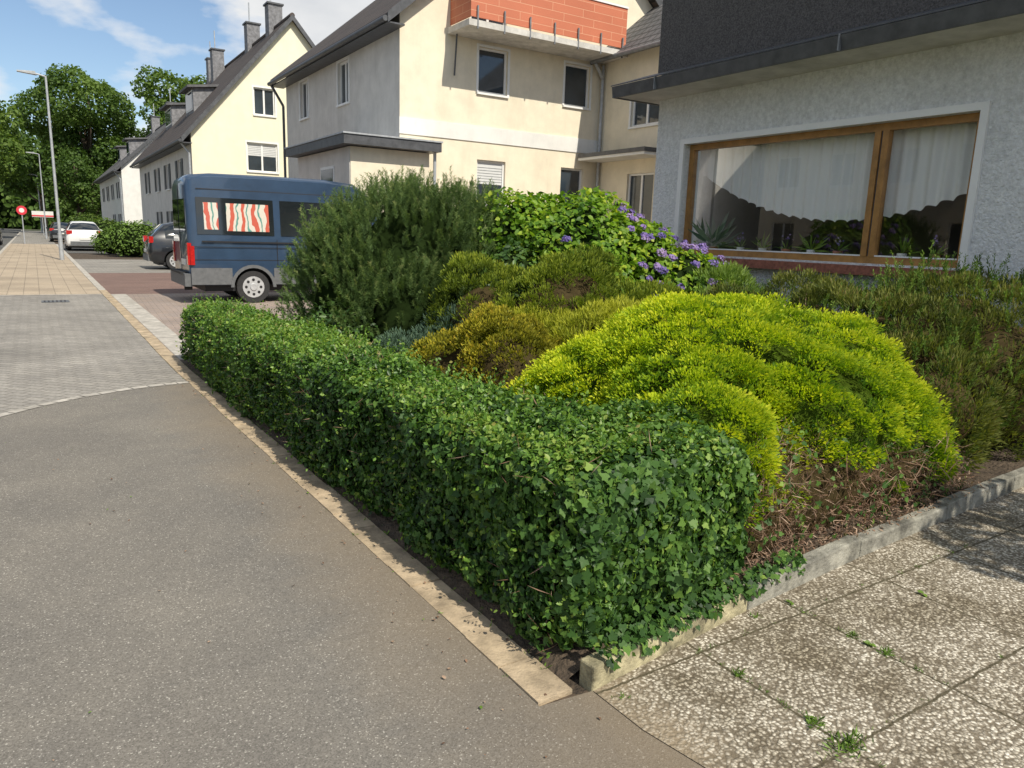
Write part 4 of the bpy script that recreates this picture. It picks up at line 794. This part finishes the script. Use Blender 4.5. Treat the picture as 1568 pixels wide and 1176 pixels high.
for x,y in ((2.745,1.86),(2.74,1.47),(2.10,1.30),(3.38,1.6)):
    n=6; P=np.tile([x,y,.012],(n,1)); D=R.normal(size=(n,3)); D[:,0]*=.5; D[:,2]=.2; ch.append((P,np.tile([0,0,1.],(n,1))+R.normal(size=(n,3))*.3,D,R.uniform(.015,.03,n),1.1,T_LEAF,R.uniform(.5,1,n),'lf_grass'))
leafmesh('paving_weeds',ch)
n=170; P=np.stack([R.uniform(-.6,1.5,n),R.uniform(1,8,n),np.full(n,.008)],1); P[60:,0]=1.24+R.normal(size=n-60)*.12
leafmesh('fallen_leaves',[(P,np.array([0,0,1.])+R.normal(size=(n,3))*.25,R.normal(size=(n,3)),R.uniform(.008,.022,n),1,T_LEAF,R.uniform(0,1,n),'lf_dead'),
 (P[:30]*np.array([1,1,1])+np.array([.1,.2,0]),np.array([0,0,1.])+R.normal(size=(30,3))*.25,R.normal(size=(30,3)),R.uniform(.01,.025,30),1,T_LEAF,R.uniform(0,1,30),'lf_grass')])
leafy('garden_bush',[(3.9,40,.8,1.0,.9,.9),(4.6,41.5,.8,1.1,.9,.9),(3.2,42.5,.6,.8,1,.7)],4500,.13,'lf_grass',.5,depth=.3)
leafy('garden_bush',[(4.5,62,.9,1.3,2,1.0),(3.4,66,.9,1.1,2,1.0),(3.9,74,1.1,1.6,2,1.2),(5.3,36.3,.8,.8,.7,.9)],4500,.18,'lf_tree',.5,depth=.3)
leafy('opposite_hedge',[(-11.9,y,.7,.5,1.3,.9) for y in range(24,60,2)],5000,.16,'lf_tree',.5,depth=.2)
def tree(name,x,y,h,r,n=9000,ls=.42,z0=.28,nl=26,mat='lf_tree',tb=.45):
    b=B('tmp',single=True); lob=[]
    cz=h*(z0+1)/2; rz=h*(1-z0)/2
    for i in range(nl):
        d=nrm(R.normal(size=(1,3)))[0]; q=R.uniform(.35,.82); s=R.uniform(.26,.42)
        lob.append((x+d[0]*r*q,y+d[1]*r*q,cz+d[2]*rz*q,r*s,r*s,r*s*.85))
    lb=np.array(lob)
    b.cyl('t','bark',(x,y,-.1),(x,y,h*.45),r*.07,r*.045,10); b.cyl('t','bark',(x,y,h*.45),(x+.2,y,h*.85),r*.045,.05,8)
    for l in lob[:14]: b.cyl('t','bark',(x,y,h*R.uniform(.25,.5)),l[:3],r*.025,.04,6)
    v,f=b.parts[('t','bark')]; F=[]
    for q in f:
        for i in range(1,len(q)-1): F.append((q[0],q[i],q[i+1]))
    P,Nn=surf(lb,n,z0*h*.6,.85,amp=.35 if r>1.5 else .05,nsc=1.2); n=len(P); P=P-Nn*(R.uniform(0,1,n)*r*.12)[:,None]
    ch=[(P,Nn*.6+R.normal(size=(n,3))*.6+np.array([0,0,.4]),R.normal(size=(n,3)),R.uniform(.6,1.2,n)*ls,1.3,T_LEAF,tb+.16*noise(P,.6,71)+R.normal(size=n)*.14,mat)]
    return leafmesh(name,ch,(v,F,'bark'))
tree('deciduous_tree',6.5,104,20.0,7.5,24000,.38,tb=.5)
tree('deciduous_tree',-5.0,80,15.5,6,15000,.36,tb=.65)
tree('deciduous_tree',16,96,20,6,12000,.4,tb=.6)
tree('deciduous_tree',1.5,135,15,7,9000,.55)
tree('deciduous_tree',-7,115,16,7,9000,.55)
tree('deciduous_tree',4.5,98,9,4,7000,.32,.1)
tree('unseen_shadow_tree',5.0,-1.0,3.9,.95,1300,.12,.5,14)  # out-of-view tree, added for the dappled shadow on the slabs
lob=[(x,175+R.uniform(-15,15),4+R.uniform(0,5),6,6,R.uniform(5,9)) for x in np.arange(-70,100,7)]
P,Nn=surf(lob,26000,-1,.9,amp=.6,nsc=.5); n=len(P)
leafmesh('distant_tree_row',[(P,Nn+R.normal(size=(n,3))*.6,R.normal(size=(n,3)),R.uniform(.7,1.4,n),1.2,T_LEAF,.4+.2*R.normal(size=n),'lf_tree')],(*core(lob,.8),'core_dark'))
# ------------------------------------------------------------ LIGHT & SKY
el=rad(48); sx,syy=.12,-.993; az=math.atan2(sx,syy)
sun=bpy.data.lights.new('sun','SUN'); sun.energy=5.0; sun.angle=rad(.53); sun.color=(1,.93,.80)
so=link(bpy.data.objects.new('sun',sun)); dl=-Vector((sx*math.cos(el),syy*math.cos(el),math.sin(el))); so.rotation_euler=dl.to_track_quat('-Z','Y').to_euler(); so.location=(0,0,30)
w=bpy.data.worlds.new('World'); scene.world=w; w.use_nodes=True; t=w.node_tree; L=t.links.new
bg=t.nodes['Background']; sk=N(t,'ShaderNodeTexSky',sky_type='NISHITA'); sk.sun_disc=False; sk.sun_elevation=el; sk.sun_rotation=az%(2*math.pi); sk.dust_density=.4; sk.ozone_density=2.0
tc=N(t,'ShaderNodeTexCoord'); mp=N(t,'ShaderNodeMapping'); mp.inputs['Scale'].default_value=(1,1,2.2); mp.inputs['Location'].default_value=(.9,.4,.02)
L(tc.outputs['Generated'],mp.inputs[0])
n1=N(t,'ShaderNodeTexNoise'); n1.inputs['Scale'].default_value=3.6; n1.inputs['Detail'].default_value=10; n1.inputs['Roughness'].default_value=.5; L(mp.outputs[0],n1.inputs['Vector'])
r=ramp(t,[(.48,(0,0,0)),(.55,(1,1,1))]); L(n1.outputs['Fac'],r.inputs[0])
rc=ramp(t,[(.48,(7.6,7.6,7.5)),(.70,(5.2,5.4,5.7))]); L(n1.outputs['Fac'],rc.inputs[0])
mx=N(t,'ShaderNodeMix',data_type='RGBA'); L(r.outputs[0],mx.inputs[0]); L(sk.outputs[0],mx.inputs[6]); L(rc.outputs[0],mx.inputs[7])
L(mx.outputs[2],bg.inputs[0]); bg.inputs[1].default_value=.125
scene.view_settings.view_transform='Standard'; scene.view_settings.look='None'; scene.view_settings.exposure=0
# ------------------------------------------------------------ CAMERA
cam=bpy.data.cameras.new('camera'); cam.sensor_width=36; cam.lens=1120/1568*36; cam.clip_end=2000; cam.clip_start=.05
co=link(bpy.data.objects.new('camera',cam))
yaw,pit,rol=rad(33.0),rad(11.5),.032
hd=Vector((math.sin(yaw),math.cos(yaw),0)); Rr=Vector((math.cos(yaw),-math.sin(yaw),0))
Fv=hd*math.cos(pit)-Vector((0,0,1))*math.sin(pit); U=hd*math.sin(pit)+Vector((0,0,1))*math.cos(pit)
cr=Rr*math.cos(rol)+U*math.sin(rol); cu=-Rr*math.sin(rol)+U*math.cos(rol)
mt=Matrix.Identity(4)
for i in range(3): mt[i][0]=cr[i]; mt[i][1]=cu[i]; mt[i][2]=-Fv[i]
mt[0][3],mt[1][3],mt[2][3]=0,0,1.6
co.matrix_world=mt; scene.camera=co
